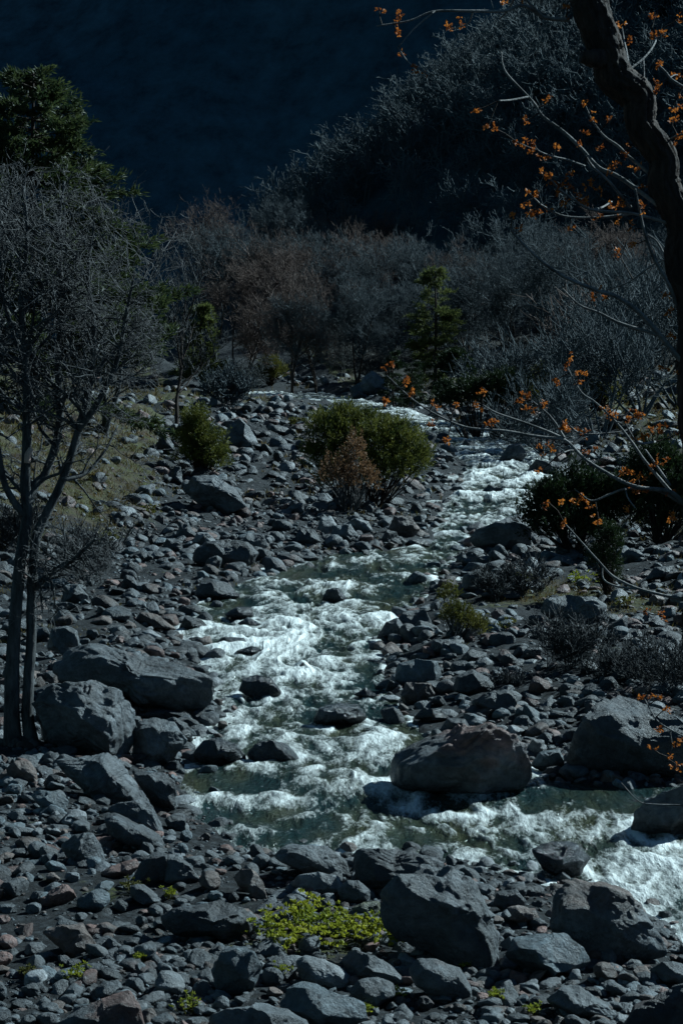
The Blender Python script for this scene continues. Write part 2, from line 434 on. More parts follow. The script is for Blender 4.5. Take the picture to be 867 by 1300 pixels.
g = mesh_np("ground", np.stack([GX, GY, GZ], -1).reshape(-1, 3), GF, GROUND, attrs={'veg': veg.ravel()}); tag(g, kind='structure')

# ------------------------------------------------------------------ rocks
_ico = {}
def ico(n):
    if n not in _ico:
        bm = bmesh.new(); bmesh.ops.create_icosphere(bm, subdivisions=n, radius=1); bm.verts.ensure_lookup_table()
        V = np.array([v.co[:] for v in bm.verts]); Fc = np.array([[v.index for v in f.verts] for f in bm.faces]); bm.free()
        _ico[n] = (V/np.linalg.norm(V, axis=1, keepdims=True), Fc)
    return _ico[n]
def rot_rand(rg, tilt=.5):
    a, b, c = rg.normal(0, tilt), rg.normal(0, tilt), rg.uniform(0, 6.283)
    ca, sa, cb, sb, cc, sc_ = math.cos(a), math.sin(a), math.cos(b), math.sin(b), math.cos(c), math.sin(c)
    return np.array([[cc, -sc_, 0], [sc_, cc, 0], [0, 0, 1]])@np.array([[1, 0, 0], [0, ca, -sa], [0, sa, ca]])@np.array([[cb, 0, sb], [0, 1, 0], [-sb, 0, cb]])
def rock_unit(lev, seed, ang=.6, rough=.1, strata=0.0, stilt=.3):
    """unit boulder: facets cut by planes, rounded edges, noise relief, optional bedding ledges"""
    V, Fc = ico(lev); V = V.copy(); rg = np.random.default_rng(seed)
    k = int(7+ang*15)
    for _ in range(k):
        n = rg.normal(size=3); n /= np.linalg.norm(n); d = rg.uniform(.58, .9) if ang > .3 else rg.uniform(.72, .95)
        s = V@n-d; V = V-np.outer(np.maximum(s, 0)*(.6+.38*min(1, ang+.3)), n)
    o = rg.uniform(0, 100, 3)
    n1 = fbm(V*1.3+o, 3); n2 = fbm(V*3.6+o*1.7, 4, .55)
    rid = 1-np.abs(fbm(V*2.1+o*.6, 3))*2.2
    V = V*(1+rough*(1.1*n1+.55*n2-.55*np.clip(rid-.72, 0, 1)*2*(.3+ang))[:, None])
    if strata > 0:
        ax = np.array([math.sin(stilt), .25, math.cos(stilt)]); ax /= np.linalg.norm(ax)
        h = V@ax+.10*fbm(V*1.5+o, 3); w = h*5.5; tr = w-np.floor(w)
        st = sstep(.0, .25, tr)*(1-sstep(.75, 1.0, tr))
        V = V*(1-strata*.45*(1-st)*np.clip(.5+1.3*n1+.8*n2, 0, 1.3))[:, None]
    return V, Fc
def poly_radius(poly, nth=360):
    """radius of a closed outline round its centroid for every direction, lightly rounded"""
    P = np.asarray(poly, float); a = np.roll(P, -1, 0)
    cr = P[:, 0]*a[:, 1]-a[:, 0]*P[:, 1]; A = cr.sum()/2
    c = ((P+a)*cr[:, None]).sum(0)/(6*A)
    th_ = np.arange(nth)*2*math.pi/nth; D = np.stack([np.cos(th_), np.sin(th_)], -1); r = np.zeros(nth)
    for p, q in zip(P-c, a-c):
        e = q-p; den = D[:, 0]*e[1]-D[:, 1]*e[0]
        with np.errstate(all='ignore'):
            t = (p[0]*e[1]-p[1]*e[0])/den; u = (p[0]*D[:, 1]-p[1]*D[:, 0])/den
        ok = (np.abs(den) > 1e-9) & (t > 0) & (u >= -1e-6) & (u <= 1+1e-6)
        r = np.where(ok, np.maximum(r, t), r)
    r[r == 0] = np.median(r[r > 0])
    k = np.exp(-np.linspace(-2, 2, 15)**2); k /= k.sum()
    r = np.convolve(np.r_[r[-7:], r, r[:7]], k, 'valid')
    return c, r
rock_spots = []      # px, py, half width, half height, world x, y, radius
TINTS = {'slate': (.098, .108, .116), 'dark': (.052, .058, .064), 'wet': (.030, .036, .042), 'pale': (.190, .200, .208), 'red': (.170, .108, .092), 'brown': (.112, .088, .076), 'blue': (.115, .140, .156), 'olive': (.090, .096, .060)}
def boulder(label, poly, tint='slate', name='boulder', ang=.6, rough=.09, strata=0.0, stilt=.3, dep=.8, lev=None, wet=0.0, seed=None, sink=.35, base=None, cap=None, capx=0.0):
    poly = np.array(poly, float); seed = len(rock_spots)*13+5 if seed is None else seed
    Q = poly.copy(); Q[:, 1] *= -1
    if ((Q[:, 0]*np.roll(Q[:, 1], -1)-np.roll(Q[:, 0], -1)*Q[:, 1]).sum()) < 0: Q = Q[::-1]
    c, r = poly_radius(Q); cx, cy = c[0], -c[1]
    wpx = np.ptp(poly[:, 0]); hpx = np.ptp(poly[:, 1])
    h = hit1(np.clip(cx, -60, 930), min(poly[:, 1].max()-.08*hpx, 1380)); d0 = h[1] if base is None else base
    depth = dep*max(wpx*.75, hpx)/2*d0/F; yc = d0+depth*sink
    if lev is None: lev = 6 if wpx > 70 else (5 if wpx > 28 else 4)
    V, Fc = rock_unit(lev, seed, ang, rough, strata, stilt)
    ph = np.arctan2(V[:, 2], V[:, 0]) % (2*math.pi); rad = np.hypot(V[:, 0], V[:, 2])
    b = (ph/(2*math.pi)*90).astype(int) % 90; mx = np.zeros(90); np.maximum.at(mx, b, rad)
    mx = np.convolve(np.r_[mx[-3:], mx, mx[:3]], np.ones(7)/7, 'valid')
    mxi = np.interp(ph, np.arange(91)*2*math.pi/90+.035, np.r_[mx, mx[0]]); rp = np.interp(ph, np.arange(361)*2*math.pi/360, np.r_[r, r[0]])
    k = rp/mxi*yc/F
    W = np.stack([V[:, 0]*k, V[:, 1]*depth/.92, V[:, 2]*k], -1)
    ctr = at_y(cx, cy, yc); W = W+ctr
    loc = np.array([ctr[0], ctr[1], W[:, 2].min()])
    col = np.broadcast_to(np.array([*TINTS[tint], 1-wet]), (len(V), 4)).copy()
    if cap:
        m = sstep(.15, .6, V[:, 2]+.45*fbm(V*2.2+3.1, 3)+capx*V[:, 0]); col[:, :3] = col[:, :3]*(1-m[:, None])+np.array(TINTS[cap])*m[:, None]
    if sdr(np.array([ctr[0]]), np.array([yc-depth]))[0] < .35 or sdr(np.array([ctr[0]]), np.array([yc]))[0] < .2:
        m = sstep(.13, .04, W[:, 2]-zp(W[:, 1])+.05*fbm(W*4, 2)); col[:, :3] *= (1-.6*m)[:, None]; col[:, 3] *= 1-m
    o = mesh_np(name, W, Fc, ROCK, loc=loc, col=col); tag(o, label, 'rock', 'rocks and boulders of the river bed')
    rock_spots.append((cx, cy, wpx/2, hpx/2, ctr[0], yc, max(wpx/2*yc/F, depth)))
    return o
B = boulder
# --- foreground, near bank
B("rounded reddish-brown rock lying at the foot of the twin-stemmed bare tree", [(8,975),(20,965),(38,966),(48,980),(49,993),(30,997),(12,988)], 'brown', ang=.2)
B("sloping slab with diagonal cracks below the big boulder beside the tree roots", [(68,963),(95,963),(135,957),(152,968),(175,995),(185,1020),(150,1020),(110,1008),(85,985)], 'slate', strata=.12, stilt=-.9)
B("dark blocky boulder at the water's edge, right of the cracked slab", [(165,978),(210,980),(224,990),(225,1030),(208,1037),(190,1017)], 'dark', ang=.8)
B("smooth domed boulder with a pale worn top above a dark flank, by the cracked slab", [(135,1025),(150,1017),(180,1013),(195,1022),(208,1055),(210,1064),(180,1050),(150,1035)], 'slate', ang=.35)
B("long dark sloping boulder leaning under the smooth domed boulder", [(132,1036),(145,1032),(175,1045),(205,1062),(212,1076),(195,1082),(165,1072),(138,1058)], 'dark', ang=.3)
B("pointed grey boulder with one lit slanting face, below the smooth domed boulder", [(75,1075),(95,1060),(118,1056),(128,1072),(134,1099),(110,1099),(85,1090)], 'slate', ang=.8)
B("flat grey boulder with slanting top on the gravel near the left edge", [(38,1010),(50,1003),(70,1004),(88,1015),(84,1028),(60,1030),(48,1022)], 'blue', ang=.7)
B("low reddish slab with pale top in front of the pointed grey boulder", [(126,1110),(140,1100),(172,1090),(180,1098),(165,1113),(145,1116)], 'red', 'rock', ang=.8)
B("black angular boulder with a pale rock leaning on its right side", [(166,1122),(178,1095),(195,1085),(212,1086),(214,1105),(205,1124)], 'dark', ang=.9)
B("pale angular boulder leaning against the black angular boulder", [(207,1120),(212,1090),(225,1087),(240,1096),(256,1118),(235,1124)], 'slate', ang=.8)
B("long dark humped boulder lying left of the bright green plant patch", [(203,1162),(225,1147),(250,1145),(275,1143),(305,1150),(327,1165),(325,1187),(300,1200),(262,1194),(215,1180)], 'dark', ang=.45, rough=.12)
B("flat pale grey slab tilted toward the camera, left of the green plants", [(268,1234),(280,1205),(300,1199),(325,1205),(334,1225),(322,1257),(300,1270),(275,1258)], 'blue', ang=.7, rough=.06, dep=.6)
B("rust-sided dark boulder among rubble near the left edge", [(52,1182),(75,1174),(105,1173),(118,1190),(128,1212),(95,1215),(70,1197)], 'brown', ang=.7)
B("big pinkish boulder with worn rounded top cut by the bottom edge", [(60,1305),(100,1282),(145,1265),(165,1259),(180,1280),(190,1320),(60,1325)], 'slate', cap='red', capx=.5, ang=.5, dep=.6)
B("wide flat-topped grey boulder cut by the bottom edge near the middle", [(262,1292),(290,1277),(330,1275),(370,1285),(397,1308),(395,1325),(262,1325)], 'slate', ang=.6, dep=.6)
B("steel-grey block with a sharp long ridge at the bottom, right of centre-left slab", [(354,1274),(370,1250),(385,1248),(430,1262),(465,1272),(467,1292),(440,1308),(400,1312),(370,1296)], 'blue', ang=.85, rough=.05, dep=.6)
B("smooth oval pale stone lying right under the green plant patch", [(375,1220),(385,1213),(410,1218),(435,1230),(450,1245),(440,1257),(405,1253),(380,1241)], 'pale', ang=.25)
B("angular grey boulder with a triangular lit face right of the smooth oval stone", [(432,1222),(450,1206),(475,1210),(495,1225),(516,1242),(500,1250),(465,1247),(440,1241)], 'slate', ang=.85)
B("round flat-topped boulder just below the triangular-faced boulder", [(442,1257),(455,1242),(480,1240),(500,1250),(503,1264),(480,1280),(455,1277)], 'slate', ang=.3)
B("long rounded boulder with brownish right end below the tallest boulder", [(518,1232),(530,1217),(555,1218),(585,1232),(600,1257),(598,1272),(575,1274),(545,1262),(525,1249)], 'slate', ang=.2, rough=.06)
B("broad dome-shaped boulder on the shoreline with a dark lit crest", [(345,1087),(360,1073),(385,1070),(415,1073),(440,1092),(448,1112),(430,1117),(400,1110),(375,1102)], 'slate', ang=.5)
B("pale flat-topped boulder in front of the dome-shaped shoreline boulder", [(368,1122),(378,1108),(405,1105),(432,1112),(438,1127),(410,1135),(380,1133)], 'pale', ang=.5)
B("egg-shaped grey boulder between the pale flat one and the banded slab", [(428,1130),(440,1117),(455,1117),(470,1130),(470,1144),(450,1147),(432,1142)], 'slate', ang=.1, rough=.05)
B("pyramid-like brown boulder left of the pale flat-topped boulder", [(296,1117),(305,1103),(320,1102),(335,1118),(341,1142),(325,1139),(302,1127)], 'brown', ang=.85)
B("small low mossy green stone at the left foot of the tallest boulder", [(445,1154),(460,1145),(482,1144),(483,1159),(455,1162)], 'olive', 'rock', ang=.4)
B("dark banded slab with layered ledges behind the tallest boulder", [(447,1092),(455,1077),(480,1075),(530,1080),(560,1088),(565,1107),(520,1117),(480,1132),(450,1117)], 'dark', strata=.07, stilt=.1, ang=.5)
B("tallest foreground boulder, steep and dark with a rough cracked right face", [(480,1152),(482,1120),(505,1103),(545,1095),(575,1097),(600,1115),(618,1145),(635,1190),(638,1227),(625,1240),(590,1236),(555,1218),(525,1200),(500,1186),(487,1172)], 'slate', ang=.85, rough=.13, dep=.75)
B("rounded dark boulder buried at the left foot of the tallest boulder", [(500,1182),(515,1163),(535,1165),(548,1185),(540,1200),(515,1200)], 'dark', ang=.15, base=None)
B("big smooth brown-topped boulder at the edge of the lower rapids", [(696,1172),(702,1135),(720,1122),(770,1120),(800,1130),(815,1152),(835,1182),(852,1212),(800,1222),(750,1220),(722,1198),(700,1186)], 'slate', cap='brown', ang=.7, rough=.07, strata=.05, stilt=.6)
B("pale bluish slab wedged below the brown-topped boulder by the rapids", [(640,1217),(650,1195),(690,1187),(715,1185),(740,1200),(752,1222),(735,1244),(700,1242),(665,1232)], 'blue', ang=.7, rough=.05)
B("long grey boulder lying low on the wet gravel below the bluish slab", [(690,1267),(710,1252),(735,1252),(770,1275),(787,1292),(740,1294),(710,1287)], 'slate', ang=.4)
B("small pointed grey rock by the water right of the brown-topped boulder", [(824,1232),(840,1220),(867,1225),(887,1240),(867,1252),(840,1247)], 'slate', 'rock', ang=.8)
B("black boulder filling the bottom right corner", [(778,1312),(800,1275),(867,1245),(895,1243),(895,1330),(780,1330)], 'wet', ang=.6, dep=.6)
B("round-headed dark boulder between the tallest and the brown-topped boulders", [(625,1147),(630,1132),(655,1128),(668,1142),(665,1157),(640,1160)], 'dark', ang=.3)
B("squat brown stone in front of the round-headed dark boulder", [(645,1167),(655,1152),(680,1155),(685,1167),(665,1174)], 'brown', 'rock', ang=.3)
B("wet black boulder with water pouring over it in the lower rapids", [(672,1077),(700,1068),(735,1072),(752,1092),(738,1110),(710,1115),(688,1102)], 'wet', ang=.6, wet=1)
B("cracked dark boulder at the right edge beside the calm pool", [(800,1057),(802,1030),(820,1012),(850,1000),(870,992),(895,1000),(895,1067),(840,1067)], 'slate', ang=.5)
B("large red-topped boulder with layered ledges standing in the stream", [(492,1002),(497,970),(520,950),(560,935),(590,920),(618,912),(650,925),(668,950),(675,977),(665,1002),(630,1014),(570,1020),(510,1017)], 'slate', cap='red', capx=.2, ang=.95, strata=.05, stilt=-.35, rough=.14)
B("large dark humped boulder on the right bank above the calm pool", [(716,967),(720,930),(745,897),(765,887),(800,887),(850,905),(895,922),(895,990),(800,990),(730,987)], 'dark', ang=.7, rough=.11)
B("pale triangular stone at the pool edge left of the large humped boulder", [(672,972),(685,955),(710,950),(716,965),(715,980),(690,982)], 'blue', 'rock', ang=.7)
B("small pale rounded stone behind the pale triangular stone", [(666,955),(675,938),(690,940),(692,957),(678,962)], 'pale', 'rock', ang=.4)
B("smooth boulder with a pale polished cheek on the right shore of the rapids", [(500,862),(505,842),(530,836),(555,838),(561,857),(550,870),(520,875)], 'blue', ang=.4, rough=.05)
B("brown blocky boulder in front of the polished-cheek boulder", [(508,882),(515,867),(545,866),(553,882),(540,894),(512,895)], 'brown', ang=.8)
B("low rounded dark boulder right of the brown blocky boulder", [(572,877),(580,858),(600,850),(620,860),(631,875),(610,882),(585,882)], 'dark', ang=.25)
B("flat-topped stone behind the polished-cheek boulder", [(543,827),(550,812),(570,811),(580,825),(560,831)], 'dark', 'rock', ang=.3)
B("wide dark boulder left of the brushwood, behind the red-topped boulder", [(600,892),(615,880),(645,875),(657,890),(650,905),(620,907)], 'dark', ang=.6)
B("wet ledge stone at the rapids' right edge under the brown blocky boulder", [(524,912),(538,898),(560,899),(572,912),(552,918)], 'wet', 'rock', wet=.7)
B("dark stone touching the back of the red-topped boulder", [(556,930),(568,912),(590,912),(597,924),(577,934)], 'dark', 'rock', ang=.3)
B("dome-shaped black rock alone in mid stream below the white rapids", [(396,914),(405,898),(430,892),(455,894),(467,910),(455,920),(420,923),(400,919)], 'wet', 'boulder', ang=.3, wet=.8, rough=.06)
B("right-hand of two dark rocks side by side in the calm lower pool", [(313,957),(325,943),(345,937),(365,945),(381,963),(350,972),(320,972)], 'wet', 'boulder', ang=.4, wet=.6)
B("left-hand of two dark rocks side by side in the calm lower pool", [(244,957),(255,942),(275,936),(300,943),(314,960),(312,972),(275,974),(250,967)], 'wet', 'boulder', ang=.4, wet=.6)
B("lumpy dark rock with foam spilling round it in the left rapids", [(303,877),(308,862),(325,857),(345,860),(358,877),(355,888),(325,887)], 'wet', 'boulder', ang=.5, wet=.9)
B("smooth whale-backed boulder in the shallows at the left shore", [(244,757),(255,740),(270,735),(290,740),(306,758),(290,762),(255,762)], 'dark', ang=.15, rough=.05)
B("small pointed rock in mid stream at the head of the rapids", [(408,762),(415,748),(430,746),(441,762),(430,768)], 'wet', 'rock', ang=.7, wet=.6)
B("taller of the two leaning boulders on the right shore of the rapids", [(500,790),(512,776),(540,773),(548,790),(542,807),(516,807)], 'dark', ang=.4)
B("lower front boulder of the two leaning on the right shore of the rapids", [(477,811),(490,790),(505,784),(522,806),(512,815)], 'dark', ang=.5)
B("tiny black rock poking out of the foam in mid rapids", [(376,850),(385,840),(394,850),(386,855)], 'wet', 'rock', ang=.4, wet=1)
B("low wet rock breaking the foam near the right shore of the rapids", [(448,882),(465,872),(480,884),(465,889)], 'wet', 'rock', wet=1)
B("flat dark rock at the left margin of the rapids", [(265,822),(285,808),(310,810),(319,822),(290,826)], 'wet', 'rock', ang=.3, wet=.4)
B("low black rock just below the flat rock at the left margin", [(297,827),(320,820),(339,827),(325,833)], 'wet', 'rock', ang=.3, wet=.8)
B("dark wedge-shaped rock in the shallows near the long boulder", [(226,799),(235,782),(255,785),(269,799),(245,803)], 'dark', 'rock', ang=.6)
B("rounded wet rock just downstream of the whale-backed boulder", [(283,782),(300,770),(320,771),(323,783),(300,787)], 'wet', 'rock', ang=.3, wet=.5)
B("little wet rock in the current right of the wedge-shaped rock", [(301,792),(315,783),(333,793),(318,798)], 'wet', 'rock', ang=.3, wet=.6)
B("flat rock with pink end lying across the shallows at the left shore", [(172,787),(178,776),(200,780),(227,799),(190,801)], 'brown', 'rock', ang=.6)
B("long sloping boulder running down to the rapids from the left bank", [(66,852),(80,828),(110,815),(130,820),(160,828),(200,835),(240,845),(273,857),(276,882),(260,899),(225,905),(185,898),(160,884),(110,872),(72,867)], 'slate', ang=.75, rough=.15, dep=.55, strata=.08, stilt=.5)
B("massive rough boulder with a hollow in its face beside the twin-stemmed tree", [(42,892),(60,868),(95,863),(130,866),(155,878),(170,905),(172,942),(160,967),(135,965),(90,961),(50,948),(43,922)], 'slate', ang=.75, rough=.17, dep=.8)
B("flat-topped boulder at the shore right of the massive rough boulder", [(168,940),(175,915),(195,912),(225,920),(240,942),(225,958),(220,978),(190,973),(168,967)], 'slate', ang=.8, rough=.12)
B("dark slanted rock dipping into the stream behind the flat-topped shore boulder", [(203,917),(220,909),(238,918),(247,940),(230,943)], 'dark', 'rock', ang=.7)
B("thin dark shelf of rock under the long sloping boulder", [(170,907),(200,899),(240,904),(248,913),(200,915)], 'dark', 'rock', ang=.6)
B("angular grey boulder at the grassy toe of the left slope", [(76,767),(82,743),(100,742),(112,755),(117,768)], 'slate', ang=.7)
B("pair-topped pale boulder behind the long sloping boulder", [(58,825),(66,797),(85,794),(100,800),(103,820),(85,834)], 'slate', ang=.4)
B("dark round stone on the cobbles above the whale-backed boulder's left", [(153,747),(160,730),(170,732),(179,749)], 'dark', 'rock', ang=.4)
B("widest dark boulder at the left head of the calm reach", [(242,712),(248,695),(265,687),(290,684),(315,687),(329,702),(322,717),(290,722),(255,720)], 'dark', ang=.5, dep=.7)
B("grey boulder standing right behind the widest dark boulder", [(304,692),(315,676),(335,678),(341,694),(325,702)], 'slate', ang=.6)
B("pale-topped boulder behind the left end of the widest dark boulder", [(244,690),(250,676),(265,676),(279,692)], 'pale', ang=.5)
B("dark domed boulder below the grassy slope", [(222,682),(230,665),(240,664),(247,680),(235,685)], 'dark', ang=.2)
B("dark rounded rock left of the dark domed boulder below the grass", [(204,699),(212,683),(230,686),(234,702)], 'dark', 'rock', ang=.2)
B("pale slab-like boulder at the left of the gravel island's shore row", [(400,677),(408,658),(420,655),(428,667),(415,682)], 'pale', ang=.6)
B("wide flat boulder in the shore row below the big green bush", [(418,682),(425,667),(445,665),(456,682),(440,688)], 'slate', ang=.4)
B("long pale boulder in the shore row right of the wide flat boulder", [(437,667),(450,657),(468,662),(474,675),(455,679)], 'pale', ang=.5)
B("blocky brown boulder near the right tip of the gravel island", [(492,672),(500,655),(520,655),(534,672),(525,682),(505,682)], 'brown', ang=.6)
B("triangular dark boulder at the waterline of the gravel island", [(479,692),(490,672),(503,675),(511,692)], 'dark', ang=.7)
B("low flat dark slab in the water at the island's right tip", [(511,692),(520,684),(540,684),(546,694)], 'dark', 'rock', ang=.5)
B("dark boulder leaning left of the island's shore row", [(373,686),(380,670),(400,673),(408,688),(390,693)], 'dark', ang=.6)
B("rounded boulder on the cobbles left of the rusty shrub", [(363,650),(372,637),(385,638),(388,652)], 'slate', ang=.3)
B("tall grey boulder right of the conical evergreen shrub", [(283,567),(290,540),(305,530),(318,543),(329,564),(308,571)], 'slate', ang=.7)
B("broad broken outcrop below the conical evergreen shrub", [(231,622),(245,603),(270,603),(300,620),(316,642),(290,653),(255,642)], 'slate', ang=.8, rough=.13)
B("flat wedge-shaped slab slanting into the stream from the right bank", [(594,687),(600,674),(630,661),(660,652),(673,660),(675,692),(640,699),(606,697)], 'slate', ang=.6, rough=.05, dep=.6)
B("big rounded grey boulder at the left of the right bank's stony spit", [(584,747),(588,730),(605,722),(620,725),(633,747),(610,754)], 'slate', ang=.4)
B("flat dark boulder in front of the big rounded boulder on the spit", [(608,757),(625,745),(650,744),(667,759),(640,762)], 'dark', ang=.5)
B("large pale-topped block standing in the mossy clearing on the right bank", [(685,777),(690,760),(720,755),(755,757),(773,770),(771,788),(740,794),(700,789)], 'slate', ang=.8, dep=.7)
B("square grey boulder behind the mossy patch on the right bank", [(674,737),(685,722),(700,725),(703,737)], 'slate', ang=.6)
B("pale flat boulder behind the square grey boulder", [(694,714),(710,704),(726,709),(731,720)], 'slate', ang=.5)
B("dark rounded boulder under the shrubs near the right edge", [(818,737),(830,720),(855,718),(860,737)], 'dark', ang=.3)
B("tall rounded boulder on the right shore of the upper stream", [(632,585),(645,565),(660,562),(669,577),(660,589)], 'slate', ang=.3)
B("long black boulder in deep shade at the upper right shore", [(667,600),(680,583),(720,588),(724,602),(690,605)], 'wet', ang=.5)
B("dark rock awash in the middle of the upper stream", [(609,627),(620,615),(640,620),(642,628)], 'wet', 'rock', ang=.5, wet=.6)
B("small dark rock awash by the right shore of the upper stream", [(657,622),(670,613),(680,621),(670,625)], 'wet', 'rock', ang=.5, wet=.5)
B("round rock at the bend of the upper stream", [(581,570),(590,558),(600,560),(608,569)], 'dark', 'rock', ang=.3)
B("large slanting pale-topped boulder by the far treeline", [(453,502),(460,480),(472,470),(490,482),(498,498),(475,503)], 'slate', ang=.8)
B("flat red rock by the far white water", [(261,500),(275,488),(291,490),(294,500)], 'red', 'rock', ang=.5)
B("pointed dark rock on the crest of the grassy slope", [(196,574),(205,552),(213,551),(224,573)], 'dark', 'rock', ang=.8, base=None)
B("upright dark rock left of the broken outcrop on the slope", [(212,614),(222,592),(230,592),(232,614)], 'dark', 'rock', ang=.8)
B("orange-brown slab lying in the grass by the left shrubs", [(163,539),(178,520),(190,526),(182,543)], 'red', 'rock', ang=.6)
NHERO = len(rock_spots)
LM = [  # landmarks other rocks are described by: index of the hero rock, words
 (0, "reddish rock at the tree foot"), (1, "diagonally cracked slab"), (4, "long dark sloping boulder"), (5, "pointed grey boulder"), (6, "flat slant-topped boulder"), (8, "black angular boulder"), (10, "long dark humped boulder"), (11, "flat pale tilted slab"), (12, "rust-sided boulder"), (13, "big pinkish boulder"), (14, "wide flat-topped bottom boulder"), (15, "steel-grey ridged block"), (16, "smooth oval pale stone"), (17, "triangular-faced boulder"), (19, "long brown-ended boulder"), (20, "dome-shaped shoreline boulder"), (25, "dark banded slab"), (26, "tallest foreground boulder"), (28, "big brown-topped boulder"), (29, "pale bluish slab"), (30, "long low grey boulder"), (36, "cracked boulder by the pool"), (37, "large red-topped boulder"), (38, "large dark humped boulder"), (41, "polished-cheek boulder"), (43, "low rounded dark boulder"), (52, "whale-backed boulder"), (64, "long sloping left-bank boulder"), (65, "massive hollow-faced boulder"), (69, "angular boulder at the slope toe"), (72, "widest dark boulder"), (78, "wide flat island boulder"), (80, "blocky brown island boulder"), (85, "tall boulder by the conical shrub"), (86, "broken outcrop"), (87, "wedge-shaped slab"), (88, "big rounded spit boulder"), (90, "large pale-topped block"), (93, "dark boulder near the right edge"), (94, "tall upper-stream boulder"), (99, "large slanting far boulder")]

# --- the next largest rocks, each on its own, sized and spread as in the photo
def in_bank(px, py):
    p = plane_hit(px, py); return sdist(p[:, 0], p[:, 1], RP) > .05
auto = []
def scatter(n, reg, wlo, whi, tries=9000):
    k = 0
    for _ in range(tries):
        if k >= n: break
        px = rng.uniform(reg[0], reg[2]); py = rng.uniform(reg[1], reg[3]); w = wlo*(whi/wlo)**(rng.random()**1.6)
        if not in_bank(np.array([px]), np.array([py]))[0]: continue
        ok = True
        for s in rock_spots+auto:
            if abs(px-s[0]) < (s[2]+w*.5)*.82 and abs(py-w*.25-s[1]) < (s[3]+w*.33)*.82: ok = False; break
        if ok: auto.append((px, py-w*.25, w/2, w*.3)); k += 1
scatter(70, (-10, 1090, 560, 1310), 22, 52); scatter(22, (440, 1100, 880, 1310), 16, 44); scatter(26, (-10, 970, 330, 1090), 14, 34)
scatter(16, (60, 730, 270, 830), 12, 30); scatter(18, (540, 690, 860, 960), 12, 30); scatter(26, (230, 520, 560, 700), 9, 24); scatter(12, (480, 480, 700, 560), 8, 18); scatter(10, (150, 480, 420, 540), 8, 20)
info = []
shades = [('blue-grey', 'blue'), ('slate-grey', 'slate'), ('slate-grey', 'slate'), ('dark', 'dark'), ('dark', 'dark'), ('reddish', 'red'), ('brownish', 'brown'), ('pale', 'pale')]
for (px, cy, hw, hh) in auto:
    a = rng.uniform(.1, .95); word, t = shades[rng.integers(len(shades))]
    hp = hit1(px, cy+hh*.8); s = hw*hp[1]/F
    dims = np.array([1, rng.uniform(.65, .95), rng.uniform(.5, .8)])*s
    V, Fc = rock_unit(5 if hw > 18 else 4, int(rng.integers(1e6)), a, .10, .08 if rng.random() < .2 else 0, rng.normal(0, .6))
    V = (V*dims)@rot_rand(rng, .28).T
    ctr = np.array([hp[0], hp[1]+.4*dims[1], hp[2]+.25*s]); W = V+ctr; W[:, 2] += hp[2]-.10*s-W[:, 2].min()-.12*s
    tc_ = np.array(TINTS[t])*rng.uniform(.75, 1.25)
    o = mesh_np('rock' if hw > 11 else 'stone', W, Fc, ROCK, loc=(ctr[0], ctr[1], W[:, 2].min()), col=(*tc_, 1))
    shape = 'rounded' if a < .35 else ('blunt' if a < .65 else 'angular')
    best = min(LM, key=lambda q: ((px-rock_spots[q[0]][0])/1.0)**2+((cy-rock_spots[q[0]][1])*1.2)**2)
    b = rock_spots[best[0]]; dx, dy = px-b[0], (cy-b[1])*1.4
    side = ('left of' if dx < 0 else 'right of') if abs(dx)/max(b[2], 8) > abs(dy)/max(b[3], 8)*.7 else ('above' if dy < 0 else 'below')
    info.append((o, best[1], side, math.hypot(dx, dy), shape, word))
ORD = ['nearest', 'second nearest', 'third nearest', 'fourth nearest', 'fifth nearest', 'sixth nearest', 'seventh nearest', 'eighth nearest', 'ninth nearest', 'tenth nearest', 'eleventh nearest', 'twelfth nearest']
cnt = {}
for o, lm, side, d, shape, word in sorted(info, key=lambda q: q[3]):
    key = (lm, side, shape, word); k = cnt.get(key, 0); cnt[key] = k+1
    tag(o, f"{shape} {word} rock, {ORD[min(k, 11)]} such {side} the {lm}", 'rock', 'rocks and boulders of the river bed')

